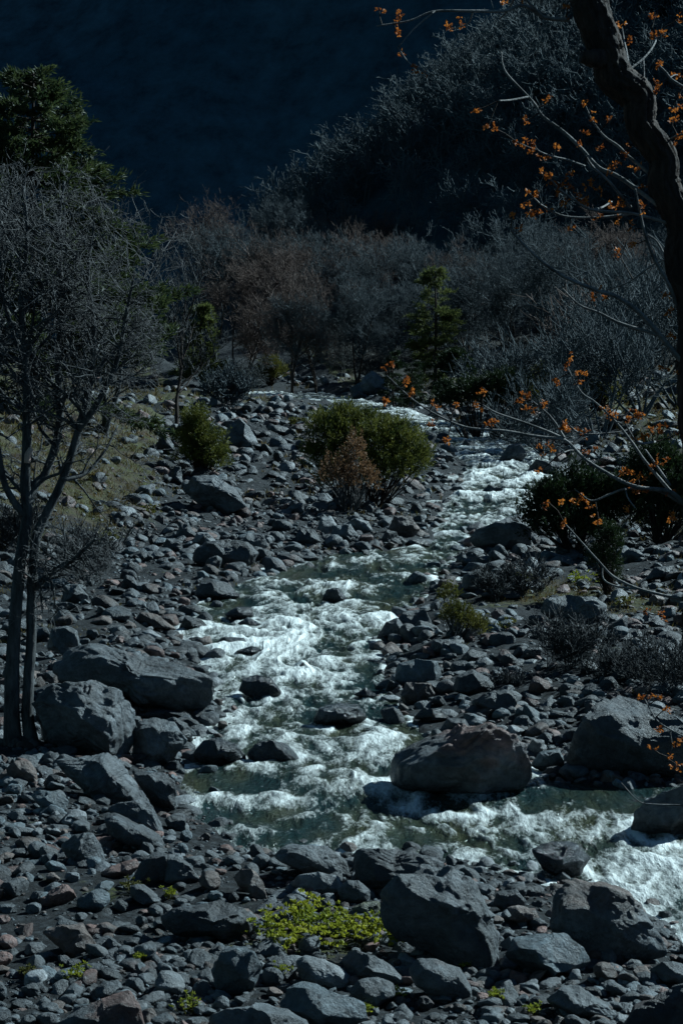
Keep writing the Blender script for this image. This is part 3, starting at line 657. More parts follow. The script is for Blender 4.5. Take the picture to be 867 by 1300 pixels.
# --- cobbles and rubble: nobody could count them
units = {n: [rock_unit(n, 900+k, rng.uniform(.45, 1.0), .12)[0] for k in range(14)] for n in (2, 3)}
def rubble(name, n, reg, wlo, whi, seed, label, ex=2.0, tone=1.0):
    rg = np.random.default_rng(seed)
    px = rg.uniform(reg[0], reg[2], n); py = rg.uniform(reg[1], reg[3], n)
    p = plane_hit(px, py); sd = sdist(p[:, 0], p[:, 1], RP); keep = sd > -.10-.45*rg.random(n)**3*np.clip(p[:, 1]/25, .5, 1.2)
    px, py = px[keep], py[keep]; H = hit(px, py); n = len(px)
    dl = lookup(DL, H[:, 0], H[:, 1]); dr = lookup(DR, H[:, 0], H[:, 1])
    dens = np.where(dl > .8, .5, 1.0)*np.where(dr > 1.5, .65, 1.0)*np.where(H[:, 1] > 200, .3, 1)
    dens = dens*(1-.55*np.clip(lookup(np.clip(vI, 0, 1), H[:, 0], H[:, 1]), 0, 1))*np.clip(.85+1.3*fbm2(H[:, 0], H[:, 1], .8, o=2, z=5), .25, 1)
    keep = rg.random(n) < dens; H = H[keep]; px = px[keep]; n = len(H)
    w = wlo*(whi/wlo)**(rg.random(n)**ex); s = w/2*H[:, 1]/F
    Vs, Fs, Cs, off = [], {3: []}, [], 0
    keys = list(TINTS)
    tl = np.array([TINTS[k] for k in ('slate', 'slate', 'dark', 'blue', 'brown', 'pale', 'red', 'slate', 'dark')])
    for i in range(n):
        lv = 3 if w[i] > 8 else 2
        U = units[lv][rg.integers(14)]
        D = np.array([1, rg.uniform(.6, 1), rg.uniform(.35, .75)])*s[i]
        V = (U*D)@rot_rand(rg, .35).T+H[i]; V[:, 2] += s[i]*rg.uniform(-.12, .2)
        Vs.append(V); Fs[3].append(ico(lv)[1]+off); off += len(V)
        c = tl[rg.integers(len(tl))]*rg.uniform(.45, 1.35)*tone; Cs.append(np.broadcast_to(np.r_[c, 1.0], (len(V), 4)))
    o = mesh_np(name, np.vstack(Vs), np.vstack(Fs[3]), ROCK, col=np.vstack(Cs)); tag(o, label, 'cobbles', kind='stuff')
rubble('cobbles', 13000, (-160, 960, 1030, 1360), 5.5, 42, 1, "loose grey cobbles and rubble covering the near bank of the river", 1.7)
rubble('gravel', 9000, (-120, 1000, 990, 1340), 1.8, 5.5, 4, "fine loose gravel between the cobbles of the near bank", 1.3, .9)
rubble('cobbles', 14000, (-160, 700, 1030, 975), 3.8, 42, 2, "loose cobbles and pebbles on the middle banks of the river", 2.1, .85)
rubble('cobbles', 18000, (-60, 476, 930, 712), 2.8, 32, 3, "far cobbles and stones on the gravel island and the upper banks", 2.3, .8)

rubble('cobbles', 5200, (1030, 560, 1420, 1340), 5, 34, 5, "loose cobbles of the right bank beyond the humped boulder")
rubble('cobbles', 3600, (-430, 560, -160, 1340), 5, 34, 6, "loose cobbles of the left bank beyond the bare trees")

# ------------------------------------------------------------------ water
yw = np.geomspace(12.2, 330, 1500); tw = np.linspace(0, 1, 760)
def shore_span(y):
    xs = []
    n = len(RP)
    for k in range(n):
        (ax, ay), (bx, by) = RP[k], RP[(k+1) % n]
        if (ay > y) != (by > y): xs.append(ax+(bx-ax)*(y-ay)/(by-ay))
    return (min(xs), max(xs)) if xs else None
rows = [(y, shore_span(y)) for y in yw]; rows = [(y, s) for y, s in rows if s]
WY = np.array([y for y, s in rows]); X0 = np.array([s[0] for y, s in rows])-.5; X1 = np.array([s[1] for y, s in rows])+.5
def wide(a, f):
    k = 45; p = np.r_[np.full(k, a[0]), a, np.full(k, a[-1])]; m = f(np.stack([p[i:i+len(a)] for i in range(2*k+1)]), 0)
    p = np.r_[np.full(k, m[0]), m, np.full(k, m[-1])]; return np.mean(np.stack([p[i:i+len(a)] for i in range(2*k+1)]), 0)
X0, X1 = wide(X0, np.min), wide(X1, np.max)
Xw = X0[:, None]+(X1-X0)[:, None]*tw[None]; Yw = np.broadcast_to(WY[:, None], Xw.shape).copy()
wpx, wpy = proj(np.stack([Xw, Yw, zp(Yw)], -1))
D = np.full(Xw.shape, .68)
def zone(cx, cy, rx, ry, v, p=2):
    global D
    w = np.exp(-(np.abs((wpx-cx)/rx)**p+np.abs((wpy-cy)/ry)**p)**1.0); D = D*(1-w)+v*w
zone(430, 722, 115, 15, .45, 2.5); zone(600, 690, 60, 18, .55); zone(330, 760, 60, 18, .45); zone(425, 830, 140, 75, .80, 3); zone(300, 905, 60, 40, .75)
zone(330, 988, 110, 20, .40, 3); zone(250, 995, 50, 26, .25); zone(470, 965, 80, 40, .68); zone(340, 1018, 110, 12, .95, 2.5); zone(380, 1056, 130, 18, .46, 3); zone(760, 1010, 110, 20, .16, 3); zone(690, 1005, 40, 20, .25)
zone(590, 1050, 90, 26, .78, 2.5); zone(520, 1030, 70, 12, .85); zone(790, 1110, 90, 50, 1.02, 3); zone(650, 1085, 50, 24, .8); zone(640, 590, 60, 45, .84); zone(540, 530, 80, 14, .75); zone(270, 488, 110, 16, 1.05); zone(430, 508, 50, 8, .7); zone(575, 640, 40, 40, .75); zone(820, 1190, 40, 20, .8)
D0 = D.copy()
sdw = sdist(Xw, Yw, RP)
warp = fbm2(Xw, Yw, .9, .5, 3, 3.3)
xa, ya = Xw+.35*warp, Yw+.7*fbm2(Xw, Yw, .8, .45, 3, 8.1)
big = fbm2(xa, ya, 1.15, .75, 4, 1.0); rid = 1-2*np.abs(fbm2(xa, ya, 2.8, 1.0, 4, 2.0, .55)); fine = fbm2(xa, ya, 9, 3.4, 3, 5.0)
sc_far = np.clip(Yw/24, .7, 2.2)
amp = (.026+.095*np.clip(D, 0, 1))*sstep(0.0, -.35, sdw)
ring = np.zeros_like(D); mound = np.zeros_like(D)
for s in rock_spots:
    x, y, r = s[4], s[5], s[6]
    if -0.6 < sdr(np.array([x]), np.array([y]))[0] or True:
        q = np.hypot(Xw-x, (Yw-y))/max(r, .08)
        m = (q < 3)
        if not m.any(): continue
        ring[m] = np.maximum(ring[m], np.exp(-((q[m]-1.12)/.22)**2)*np.clip(D0[m]*1.5-.2, 0, 1))
        dn = (Yw-y)/r; lat = np.abs(Xw-x)/r
        mound += .05*np.exp(-((dn-1.3)/.5)**2-lat**2)*m-.05*np.exp(-((dn+1.6)/.6)**2-lat**2)*m
Hw = zp(Yw)-.03+amp*(1.25*big+.75*rid*.6+.25*fine)*np.sqrt(sc_far)+mound*np.clip(D0+.2, 0, 1)
wv = (.5+.5*np.sin(2*math.pi*(Yw*.62/np.clip(Yw/24, .8, 3)+1.1*warp+.5*fbm2(Xw, Yw, .5, .3, 2, 6.6))))**3
Hw = Hw+.38*amp*(wv-.25)*np.sqrt(sc_far)
foam = .24*(wv-.32)+D*1.15+.62*big+.42*(rid-.2)+.30*fine+.45*ring-.52
foam = foam+.25*sstep(-.25, -.02, sdw)*np.clip(D0, 0, 1)
ok = sdw < .45
idx = np.arange(Xw.size).reshape(Xw.shape); q = np.stack([idx[:-1, :-1], idx[:-1, 1:], idx[1:, 1:], idx[1:, :-1]], -1)
okf = ok[:-1, :-1] & ok[:-1, 1:] & ok[1:, 1:] & ok[1:, :-1]; q = q[okf]
use = np.unique(q); rem = np.full(Xw.size, -1); rem[use] = np.arange(len(use))
wobj = mesh_np("river", np.stack([Xw, Yw, Hw], -1).reshape(-1, 3)[use], rem[q], WATER, attrs={'foam': foam.ravel()[use]}); tag(wobj, kind='structure')

# ------------------------------------------------------------------ far relief
def sheet(name, X, Y, Z, mat, kind='structure'):
    a, b = X.shape; i = np.arange(a*b).reshape(a, b)
    f = np.stack([i[:-1, :-1], i[:-1, 1:], i[1:, 1:], i[1:, :-1]], -1).reshape(-1, 4)
    return tag(mesh_np(name, np.stack([X, Y, Z], -1).reshape(-1, 3), f, mat), kind=kind)
mx_, my_ = np.meshgrid(np.linspace(-1700, 1700, 260), np.linspace(720, 2100, 150), indexing='xy')
mz_ = -40+(my_-720)*1.15+(np.minimum(mx_, 420)+150)*.62*sstep(700, 1100, my_)+45*fbm2(mx_, my_, .006, o=5)*sstep(720, 900, my_)
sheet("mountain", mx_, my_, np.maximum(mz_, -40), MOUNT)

vx_, vy_ = np.meshgrid(np.linspace(-900, 260, 90), np.linspace(-900, 430, 100), indexing='xy')  # unseen slopes added left of and behind the camera to block skylight
vz_ = np.maximum(np.maximum((-vx_-115)*.95, (-vy_-95)*.95), -30)
vz_ = vz_+18*fbm2(vx_, vy_, .012, o=5)*np.clip(vz_/40, 0, 1)-3
sheet("unseen_sky_blocker", vx_, vy_, np.where(vz_ < -2, -40, vz_), MOUNT)
ridge_px = np.array([(60,455,520),(150,425,500),(235,372,482),(280,333,466),(330,292,452),(400,243,438),(450,203,426),(500,152,414),(560,97,400),(620,60,386),(700,18,370),(800,-60,350),(950,-180,322),(1150,-330,295)], float)
RD = smooth_poly(at_y(ridge_px[:, 0], ridge_px[:, 1], ridge_px[:, 2]), 8)
RD[:, 2] -= 7
SX, SY = np.meshgrid(np.linspace(-190, 220, 240), np.linspace(190, 640, 260), indexing='xy')
SX, SY = SX.T.copy(), SY.T.copy()
wxy = 9*fbm2(SX, SY, .015, o=4, z=2.0); SZ = np.full(SX.shape, -30.0)
RDd = smooth_poly(RD, 3)
for p in RDd:
    SZ = np.maximum(SZ, p[2]-.76*np.hypot(SX+wxy-p[0], SY+wxy*.6-p[1])**1.0)
SZ = SZ+6*fbm2(SX, SY, .03, o=5)*np.clip(SZ/30, 0.0, 1)
SZ = np.maximum(SZ, -12)
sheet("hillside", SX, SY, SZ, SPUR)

# ------------------------------------------------------------------ trees
def grow(P, Dv, Ln, Rr, lev, maxlev, rg, out, spread=.75, up=.15, nseg=4, kids=(4, 4, 4, 3, 3), ratio=.58, wob=.18, minr=.003):
    """recursive bare branch; out gets (p0, p1, r0, r1, level)"""
    p = np.array(P, float); d = np.array(Dv, float)/np.linalg.norm(Dv); sl = Ln/nseg; pts = []
    for i in range(nseg):
        d = d+rg.normal(0, wob, 3)+np.array([0, 0, up*.35]); d /= np.linalg.norm(d)
        q = p+d*sl; a = Rr*(1-.75*i/nseg); b = Rr*(1-.75*(i+1)/nseg)
        out.append((p, q, max(a, minr), max(b, minr), lev)); pts.append((p, q, d, b)); p = q
    if lev < maxlev:
        for k in range(kids[min(lev, len(kids)-1)]):
            t = rg.uniform(.38 if lev == 0 else .25, 1.0)*nseg; i = min(int(t), nseg-1); a, b, dd, rr = pts[i]
            o = rg.normal(size=3); o -= dd*np.dot(o, dd); o /= np.linalg.norm(o)+1e-9
            nd = dd*(1-.35*spread)+o*spread+np.array([0, 0, up])
            grow(a+(b-a)*(t-i), nd, Ln*ratio*rg.uniform(.7, 1.2), max(Rr*.55*rg.uniform(.7, 1.0), minr), lev+1, maxlev, rg, out, spread, up, max(2, nseg-1) if lev > 1 else nseg, kids, ratio, wob, minr)
def seg_part(name, segs, mat, parent, n=4, smooth=True):
    if not segs: return None
    V, Fc = segs_mesh([s[0] for s in segs], [s[1] for s in segs], [s[2] for s in segs], [s[3] for s in segs], n)
    return mesh_np(name, V, Fc, mat, parent, smooth)

def px_line(pts, y, base): 
    """pixel polyline at depth y (scalar or per point) -> local coordinates round base"""
    pts = np.array(pts, float); return at_y(pts[:, 0], pts[:, 1], y)-base

# ---- twin-stemmed bare tree, left foreground
yb = hit1(30, 948)[1]+.15; base = at_y(30, 955, yb); base[2] = th(base[0], base[1])
T1 = thing("bare_tree", "twin-stemmed leafless tree with dense pale twigs in the left foreground", "tree", base)
k = yb/F
limbs = [  # pixel polyline, start radius px, end radius px, depth offsets
 ([(22,962),(16,925),(17,838),(21,770),(28,700),(35,654),(33,610),(35,540),(33,460),(28,380),(35,300),(30,235)], [22,15,12,11,10,9.5,9,8,7,5,3.5,2], 0),
 ([(44,958),(36,915),(37,860),(40,814),(41,752),(45,695),(52,668),(80,609),(100,546),(114,490),(120,420),(112,350),(120,285)], [16,11,9.5,9.5,9,9,8.5,7.5,7,6,4.5,3.5,2], .1),
 ([(36,640),(46,615),(59,598),(76,540),(74,460),(80,380),(74,300),(82,230)], [7,6.5,6,6,5,4,3,2], .3),
 ([(31,654),(14,630),(3,600),(-8,520),(-18,430),(-12,340)], [6,5,4.5,4,3,2], -.2),
 ([(45,747),(65,728),(83,716),(105,700),(122,684)], [5,4.5,4,3,1.5], -.25),
 ([(100,546),(125,510),(150,455),(160,400),(172,345)], [5,4.5,3.5,2.5,1.5], -.2),
 ([(114,490),(140,450),(168,430),(190,410)], [4,3,2.2,1.2], .4),
 ([(33,460),(10,400),(2,330),(8,270)], [4,3.3,2.5,1.5], .3),
 ([(80,609),(110,600),(135,570),(150,540)], [4,3,2,1.2], .35)]
parts = []; seeds = []
for li, (pl, rr, dy) in enumerate(limbs):
    n = len(pl); off = np.linspace(0, 1, n)*dy*1.6
    P = px_line(pl, yb+off+(0.0), base); parts.append(tube(P, np.array(rr)*k*(.72 if li < 2 else .85), 14, .22, li, 7, .05 if li < 2 else 0))
    seeds.append((P, np.array(rr)*k))
for (a, b) in [((26,940),(2,966)), ((38,940),(60,968)), ((20,945),(10,972)), ((44,945),(52,974))]:
    P = px_line([a, ((a[0]*.6+b[0]*.4), a[1]+8), b], yb-.12, base); parts.append(tube(P, np.array([7, 5, 2.5])*k, 8, .2, 3, 4))
V, Fc = join(parts); mesh_np("trunk", V, Fc, BARK_GR, T1)
rg = np.random.default_rng(11); out = []
for li, (P, rr) in enumerate(seeds):
    Q = smooth_poly(P, 5); rq = np.interp(np.linspace(0, 1, len(Q)), np.linspace(0, 1, len(P)), rr)
    zz = Q[:, 2]
    for t in range(len(Q)-1):
        if zz[t] < 2.3 and li not in (4,): continue
        qy0 = proj(Q[t]+base)[1]
        if li != 4 and rg.random() > np.clip((600-qy0)/160, .12, 1): continue
        for _ in range(2 if rg.random() < .4 else 1):
            dd = Q[t+1]-Q[t]; dd /= np.linalg.norm(dd)+1e-9; o = rg.normal(size=3); o[1] *= .9
            qx, qy = proj(Q[t]+base); lim = max(.15, min((qy-180)/125, (212-qx)/105 if o[0] > 0 else 9))
            grow(Q[t], dd*.45+o*.6+np.array([0, 0, .15]), min(lim*.62, rg.uniform(.45, 1.0))*(1 if li != 4 else .45), max(rq[t]*.45, .006), 1, 4, rg, out, .9, .04, 4, (5, 4, 4, 2), .58, .2, .0024)
seg_part("crown", [s for s in out if s[4] <= 2], BARK_GR, T1, 5)
seg_part("twigs", [s for s in out if s[4] > 2], TWIG, T1, 3)
P = px_line([(35,588),(36,578),(40,569)], yb-.05, base); V, Fc = tube(P, np.array([4, 4.5, 3.2])*k, 8, .2, 5, 3)
mesh_np("broken_stub", V, Fc, WOOD, T1)['label'] = "pale pinkish broken branch stub"

# ---- other bare trees
def bare_variant(seed, hgt, mat_t, mat_c, maxlev=4, kids=(9, 5, 4, 3), stems=1, lean=.1, minr=.012, ratio=.52, spread=.75, rtrunk=.018, name="bare_tree", up=.22):
    rg = np.random.default_rng(seed); out = []
    for s in range(stems):
        grow(np.array([0, 0, -.3])+rg.normal(0, .12*(stems > 1), 3)*[1, 1, 0], np.array([rg.normal(0, lean), rg.normal(0, lean), 1]), hgt*rg.uniform(.7, .8), hgt*rtrunk, 0, maxlev, rg, out, spread, up, 6, kids, ratio, .10, minr)
    return out
def make_tree(name, out, loc, label, cat, mt, mc, group=None, sides=4, split=1, rz=0):
    t = thing(name, label, cat, loc, group, rz)
    seg_part("trunk", [s for s in out if s[4] <= split], mt, t, max(sides, 6)); seg_part("crown", [s for s in out if s[4] > split], mc, t, 3 if sides < 5 else 4); return t
def stand(px, py, y=None):
    if y is None: return hit1(px, py)
    p = at_y(px, py, y); return np.array([p[0], p[1], th(p[0], p[1])])
p = hit1(128, 548); make_tree("bare_tree", bare_variant(21, (548-300)*p[1]/F, BARK_GR, TWIG, 4, (10, 5, 4, 3), 2, .25, .008), p, "leafless many-branched tree on the grassy slope behind the twin-stemmed tree", "tree", BARK_GR, TWIG)
p = hit1(224, 545); make_tree("bare_tree", bare_variant(22, (545-345)*p[1]/F*.9, BARK_DK, BARK_GR, 4, (11, 6, 4, 3), 1, .12, .012), p, "slender dark leafless tree leaning at the far end of the grassy slope", "tree", BARK_DK, BARK_GR)
p = hit1(-20, 620); make_tree("bare_tree", bare_variant(24, (620-250)*p[1]/F, BARK_GR, TWIG, 4, (9, 5, 4, 3), 1, .2, .008), p, "leafless tree cut off by the left edge of the picture", "tree", BARK_GR, TWIG)

# ---- conifers
def conifer(name, loc, hgt, rad, seed, label, mat=PINE, gaps=.15, bare=.1, dens=1.0, nl=.22, group=None, shape=.62, droop=.25):
    rg = np.random.default_rng(seed); t = thing(name, label, "tree", loc, group)
    tv = tube([(0, 0, -.2), (rg.normal(0, .02)*hgt, 0, hgt*.5), (0, 0, hgt)], [hgt*.02, hgt*.013, hgt*.002], 8, .1, seed)
    segs, Cn, Dn = [], [], []
    nwh = int(hgt/.42*dens)+8
    for w in range(nwh):
        f = bare+(1-bare)*(w+rg.random())/nwh; z = f*hgt
        if rg.random() < gaps: continue
        for b in range(rg.integers(4, 7)):
            L_ = rad*((1-f)**shape)*rg.uniform(.55, 1.15)+.12; a = rg.uniform(0, 6.283)
            d = np.array([math.cos(a), math.sin(a), rg.uniform(-.1, .35)-droop*.4]); p0 = np.array([0, 0, z]); ns = max(3, int(L_/.28))
            for i in range(ns):
                q = p0+d*L_/ns; d = d+np.array([0, 0, -.05+.14*i/ns])+rg.normal(0, .05, 3); segs.append((p0, q, .012*hgt/6*(1-i/ns)+.004, .012*hgt/6*(1-(i+1)/ns)+.003, 0)); p0 = q
                if i/ns > .15:
                    for s in range(int(3*dens)+2):
                        so = rg.normal(0, 1, 3)*np.array([1, 1, .5]); so /= np.linalg.norm(so); so = so*.7+d*.8
                        m = rg.integers(7, 12); tt_ = rg.random(m)[:, None]
                        Cn.append(p0+so*tt_*nl*1.2+rg.normal(0, .03, (m, 3))); Dn.append(so+rg.normal(0, .55, (m, 3))+[0, 0, .15])
    V, Fc = join([tv, segs_mesh([q[0] for q in segs], [q[1] for q in segs], [q[2] for q in segs], [q[3] for q in segs], 4)]); mesh_np("trunk", V, Fc, BARK_DK, t)
    Cn, Dn = np.vstack(Cn), np.vstack(Dn); V, Fc = leaves_mesh(Cn, Dn, nl*rg.uniform(.6, 1.1, len(Cn)), nl*.22)
    mesh_np("crown", V, Fc, mat, t, False); return t
def con_px(px, py_base, py_top, half_w, seed, label, y=None, **kw):
    p = stand(px, py_base, y); s = p[1]/F; top = at_y(px, py_top, p[1])[2]
    return conifer("conifer_tree", p, top-p[2], half_w*s, seed, label, **kw)
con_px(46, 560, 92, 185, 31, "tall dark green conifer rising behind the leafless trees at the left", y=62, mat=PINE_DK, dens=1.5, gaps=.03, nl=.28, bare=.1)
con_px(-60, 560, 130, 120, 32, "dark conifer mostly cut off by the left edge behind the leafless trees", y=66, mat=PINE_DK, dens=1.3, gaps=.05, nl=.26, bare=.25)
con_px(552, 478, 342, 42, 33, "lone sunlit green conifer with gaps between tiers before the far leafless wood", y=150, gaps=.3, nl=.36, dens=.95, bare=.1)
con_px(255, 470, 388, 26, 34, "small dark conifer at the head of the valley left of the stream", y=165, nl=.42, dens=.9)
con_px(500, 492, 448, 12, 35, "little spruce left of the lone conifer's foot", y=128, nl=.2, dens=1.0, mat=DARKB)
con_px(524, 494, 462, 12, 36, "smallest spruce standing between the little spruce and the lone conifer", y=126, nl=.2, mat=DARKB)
con_px(580, 498, 445, 34, 37, "low wide conifer in shade right beside the lone conifer's foot", y=132, nl=.36, mat=DARKB)  # darker leaf material puts this tree's shade into its colour

# ---- leafy and twiggy shrubs
def bush(name, loc, lobes, label, mat, nspray, seed, leaf=.08, spray=.22, upw=.9, cat="shrub", stem_mat=BARK_DK, per=(9, 15), wid=.3, shell=.45, group=None):
    """lobes: (dx, dy, dz, rx, ry, rz) in metres from the base"""
    rg = np.random.default_rng(seed); t = thing(name, label, cat, loc, group); lobes = np.array(lobes, float)
    w = lobes[:, 3]*lobes[:, 5]; pick = rg.choice(len(lobes), nspray, p=w/w.sum())
    u = rg.normal(size=(nspray, 3)); u /= np.linalg.norm(u, axis=1, keepdims=True); u[:, 2] = np.where(u[:, 2] < -.5, -u[:, 2], u[:, 2])
    r = rg.random(nspray)**shell; Lb = lobes[pick]
    r = r*np.where(rg.random(nspray) < .13, rg.uniform(1.08, 1.32, nspray), 1.0)
    c = Lb[:, :3]+u*r[:, None]*Lb[:, 3:]*(1+.42*fbm(u*2.6+pick[:, None]*5.1+seed, 3))[:, None]
    d = u*.8+np.array([0, 0, upw])+rg.normal(0, .28, (nspray, 3)); d /= np.linalg.norm(d, axis=1, keepdims=True)
    Cn, Dn = [], []
    for i in range(nspray):
        m = rg.integers(*per); t_ = rg.random(m)[:, None]
        Cn.append(c[i]+d[i]*t_*spray+rg.normal(0, spray*.10, (m, 3))); Dn.append(d[i]+rg.normal(0, .5, (m, 3)))
    Cn, Dn = np.vstack(Cn), np.vstack(Dn); Cn[:, 2] = np.maximum(Cn[:, 2], .01)
    V, Fc = leaves_mesh(Cn, Dn, leaf*rg.uniform(.7, 1.3, len(Cn)), leaf*wid); mesh_np("foliage", V, Fc, mat, t, False)
    segs = []
    for i in range(0, nspray, max(1, nspray//90)):
        m = np.array([lobes[pick[i], 0]*.4, lobes[pick[i], 1]*.4, 0]); mid = (m+c[i])/2+rg.normal(0, .05, 3); rs = max(.006, spray*.05)
        segs += [(m, mid, rs*1.6, rs, 0), (mid, c[i], rs, rs*.5, 0)]
    seg_part("stems", segs, stem_mat, t, 4); return t
def bush_px(name, px, py, lobes_px, label, mat, nspray, seed, y=None, **kw):
    p = stand(px, py, y); s = p[1]/F
    lb = [((cx-px)*s, dy, (py-cy)*s, rx*s, rx*s*dr, rz*s) for (cx, cy, rx, rz, dy, dr) in lobes_px]
    kw['leaf'] = kw.get('leaf', 4.0)*s; kw['spray'] = kw.get('spray', 11)*s
    return bush(name, p, lb, label, mat, nspray, seed, **kw)
bush_px("evergreen_shrub", 462, 640, [(425,560,36,38,0,.9),(450,548,30,26,.3,.9),(480,575,44,42,0,.9),(515,578,30,34,.1,.9),(440,600,42,36,-.2,.9),(500,600,36,26,-.2,.8),(412,545,16,14,.2,.9),(436,530,13,13,.1,.9),(468,536,14,12,.2,.9),(503,552,14,16,0,.9),(532,590,14,16,0,.9),(398,585,13,18,0,.9)], "big round green bush on the gravel island in mid valley", JUNI, 3600, 41, leaf=4.2, spray=12)
bush_px("dry_shrub", 443, 646, [(450,584,13,34,-.55,.8),(430,606,26,26,-.55,.8),(462,610,18,20,-.55,.8)], "dry rust-coloured shrub in front of the big green bush", RUST, 330, 42, y=hit1(443, 646)[1]-.12, leaf=3.4, spray=8, upw=.6, stem_mat=TWIG, wid=.45)
bush_px("evergreen_shrub", 258, 603, [(248,548,17,26,0,.9),(262,575,25,28,0,.9),(245,572,18,30,.1,.9),(275,588,16,16,-.1,.9)], "conical dark green shrub at the right end of the grassy slope", JUNI, 1300, 43, leaf=4.0, spray=11)
bush_px("evergreen_shrub", 345, 490, [(345,473,17,15,0,.9),(338,478,12,10,0,.9)], "small round olive green bush near the far white water", OLIVE, 420, 44, leaf=3.4, spray=7)
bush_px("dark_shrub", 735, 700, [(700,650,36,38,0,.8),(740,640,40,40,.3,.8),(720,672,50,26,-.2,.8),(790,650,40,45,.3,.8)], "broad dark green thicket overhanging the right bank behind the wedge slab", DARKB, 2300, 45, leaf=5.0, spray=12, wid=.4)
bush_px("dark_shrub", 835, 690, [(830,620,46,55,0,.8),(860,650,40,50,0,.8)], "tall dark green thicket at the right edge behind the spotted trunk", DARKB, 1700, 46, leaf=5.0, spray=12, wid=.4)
bush_px("sapling", 770, 755, [(772,690,16,22,0,.9),(766,715,20,16,0,.9),(776,735,12,12,0,.9)], "slim dark green sapling in the mossy clearing right of the block", DARKB, 420, 47, leaf=4.2, spray=10)
bush_px("leafy_shrub", 582, 812, [(580,785,20,16,0,.9),(600,798,18,12,0,.9),(572,760,12,12,.2,.9)], "yellow-green leafy bush on the right shore beside the white rapids", OLIVE, 300, 48, leaf=3.6, spray=10, wid=.42, stem_mat=TWIG)
bush_px("leafy_shrub", 612, 560, [(600,500,34,24,0,.8),(640,495,34,28,0,.8),(570,505,20,14,0,.8)], "dark low thicket along the far right shore above the upper stream", DARKB, 900, 49, leaf=4, spray=10, wid=.4, y=85)
for i, (px, py, rx, rz, m, lab) in enumerate([(700,470,34,34,OLIVE,"olive bush at the foot of the far wood, left of the grey thickets"), (655,462,26,22,OLIVE,"low olive bush below the far wood right of the lone conifer"), (755,455,32,28,OLIVE,"faded olive bush halfway up the right bank below the far wood")]):
    bush_px("leafy_shrub", px, py+rz, [(px, py, rx, rz, 0, .8), (px+rx*.5, py+rz*.3, rx*.6, rz*.6, 0, .8)], lab, m, 420, 60+i, y=100-5*i, leaf=3.4, spray=9, wid=.45, shell=.6)
for i, (px, py, top, lab, mt) in enumerate([
    (660,760,700,"leafless grey bush among stones between the rounded boulder and the mossy patch", BARK_GR),
    (725,850,770,"pale dry brushwood in front of the large pale-topped block", BARK_GR),
    (790,860,800,"dark brushwood right of the pale dry brushwood", BARK_GR),
    (845,880,790,"dense dark brushwood at the right edge above the humped boulder", BARK_GR),
    (650,870,830,"low twiggy bush above the wide dark boulder on the right bank", BARK_GR),
    (110,735,665,"leafless low bush on the slope right of the twin stems", BARK_GR),
    (25,700,630,"leafless low bush on the slope behind the twin stems", BARK_GR),
    (700,600,500,"grey leafless thicket above the upper right shore", TWIG_FAR),
    (760,620,480,"taller grey leafless thicket behind the broad dark green thicket", TWIG_FAR),
    (815,640,470,"tall grey leafless thicket left of the spotted trunk", TWIG_FAR),
    (860,650,480,"grey leafless thicket at the right edge beyond the spotted trunk", TWIG_FAR),
    (725,560,430,"brown leafless thicket on the upper right bank", TWIG_BR),
    (665,545,450,"dark leafless thicket right of the low wide conifer", TWIG_FAR),
    (290,480,425,"pale leafless bush by the valley head near the small dark conifer", TWIG_FAR)]):
    p = hit1(px, py) if py > 655 else stand(px, py, {0: 0}.get(i, 70+6*(i-7)))
    hh = (py-top)*p[1]/F
    make_tree("twiggy_shrub", bare_variant(70+i, hh, None, None, 3, (7, 6, 5), 7, .55, max(.004, .45*p[1]/F), .6, .8, .012), p, lab, "shrub", mt, mt, sides=4, split=0)

# ---- the far leafless wood: every tree one can tell apart
variants = [bare_variant(100+i, 10, None, None, 4, (13, 8, 6, 5), 1 if i % 2 else 2, .12, .0125, .50, .95, .015, up=.16) for i in range(5)]
prot = {}
ORDN = ['first', 'second', 'third', 'fourth', 'fifth', 'sixth', 'seventh', 'eighth', 'ninth', 'tenth', 'eleventh', 'twelfth', 'thirteenth', 'fourteenth', 'fifteenth', 'sixteenth', 'seventeenth', 'eighteenth', 'nineteenth', 'twentieth']
def wood_tree(vi, brown, loc, hgt, label, rz):
    key = (vi, brown)
    if key not in prot:
        t = make_tree("bare_tree", variants[vi], (0, 0, 0), "", "tree", BARK_DK, TWIG_BR if brown else TWIG_FAR, split=0); prot[key] = t
    else:
        t = copy_tree(prot[key])
    t.location = [float(v) for v in loc]; t.scale = [hgt/10]*3; t.rotation_euler[2] = rz
    tag(t, label, "tree", "leafless trees of the far wood"); t['category'] = "tree"
for row, (yd, lo, hi, n, tops, word) in enumerate([(240, 275, 960, 20, 284, "back"), (212, 285, 960, 19, 304, "second"), (184, 292, 960, 18, 334, "third"), (158, 315, 960, 15, 372, "front")]):
    xs = np.linspace(lo, hi, n)+rng.normal(0, 8, n); xs.sort()
    for i, px in enumerate(xs):
        if row == 2 and (px < 330 and False): continue
        y = yd+rng.normal(0, 5); x = (px-CX)/F*y; z = th(x, y); tp = tops+rng.normal(0, 10)-(25 if px > 640 else 0)-(0 if px > 330 else -25)
        top = at_y(px, tp, y)[2]; hgt = max(top-z, 5.0)*1.06
        brown = (px < 430 and rng.random() < .5) or rng.random() < .2
        tone = "brownish" if brown else "grey"
        wood_tree(int(rng.integers(5)), brown, (x, y, z), hgt, f"{tone} leafless tree, {ORDN[i]} from the left in the {word} row of the far wood", rng.uniform(0, 6.28))

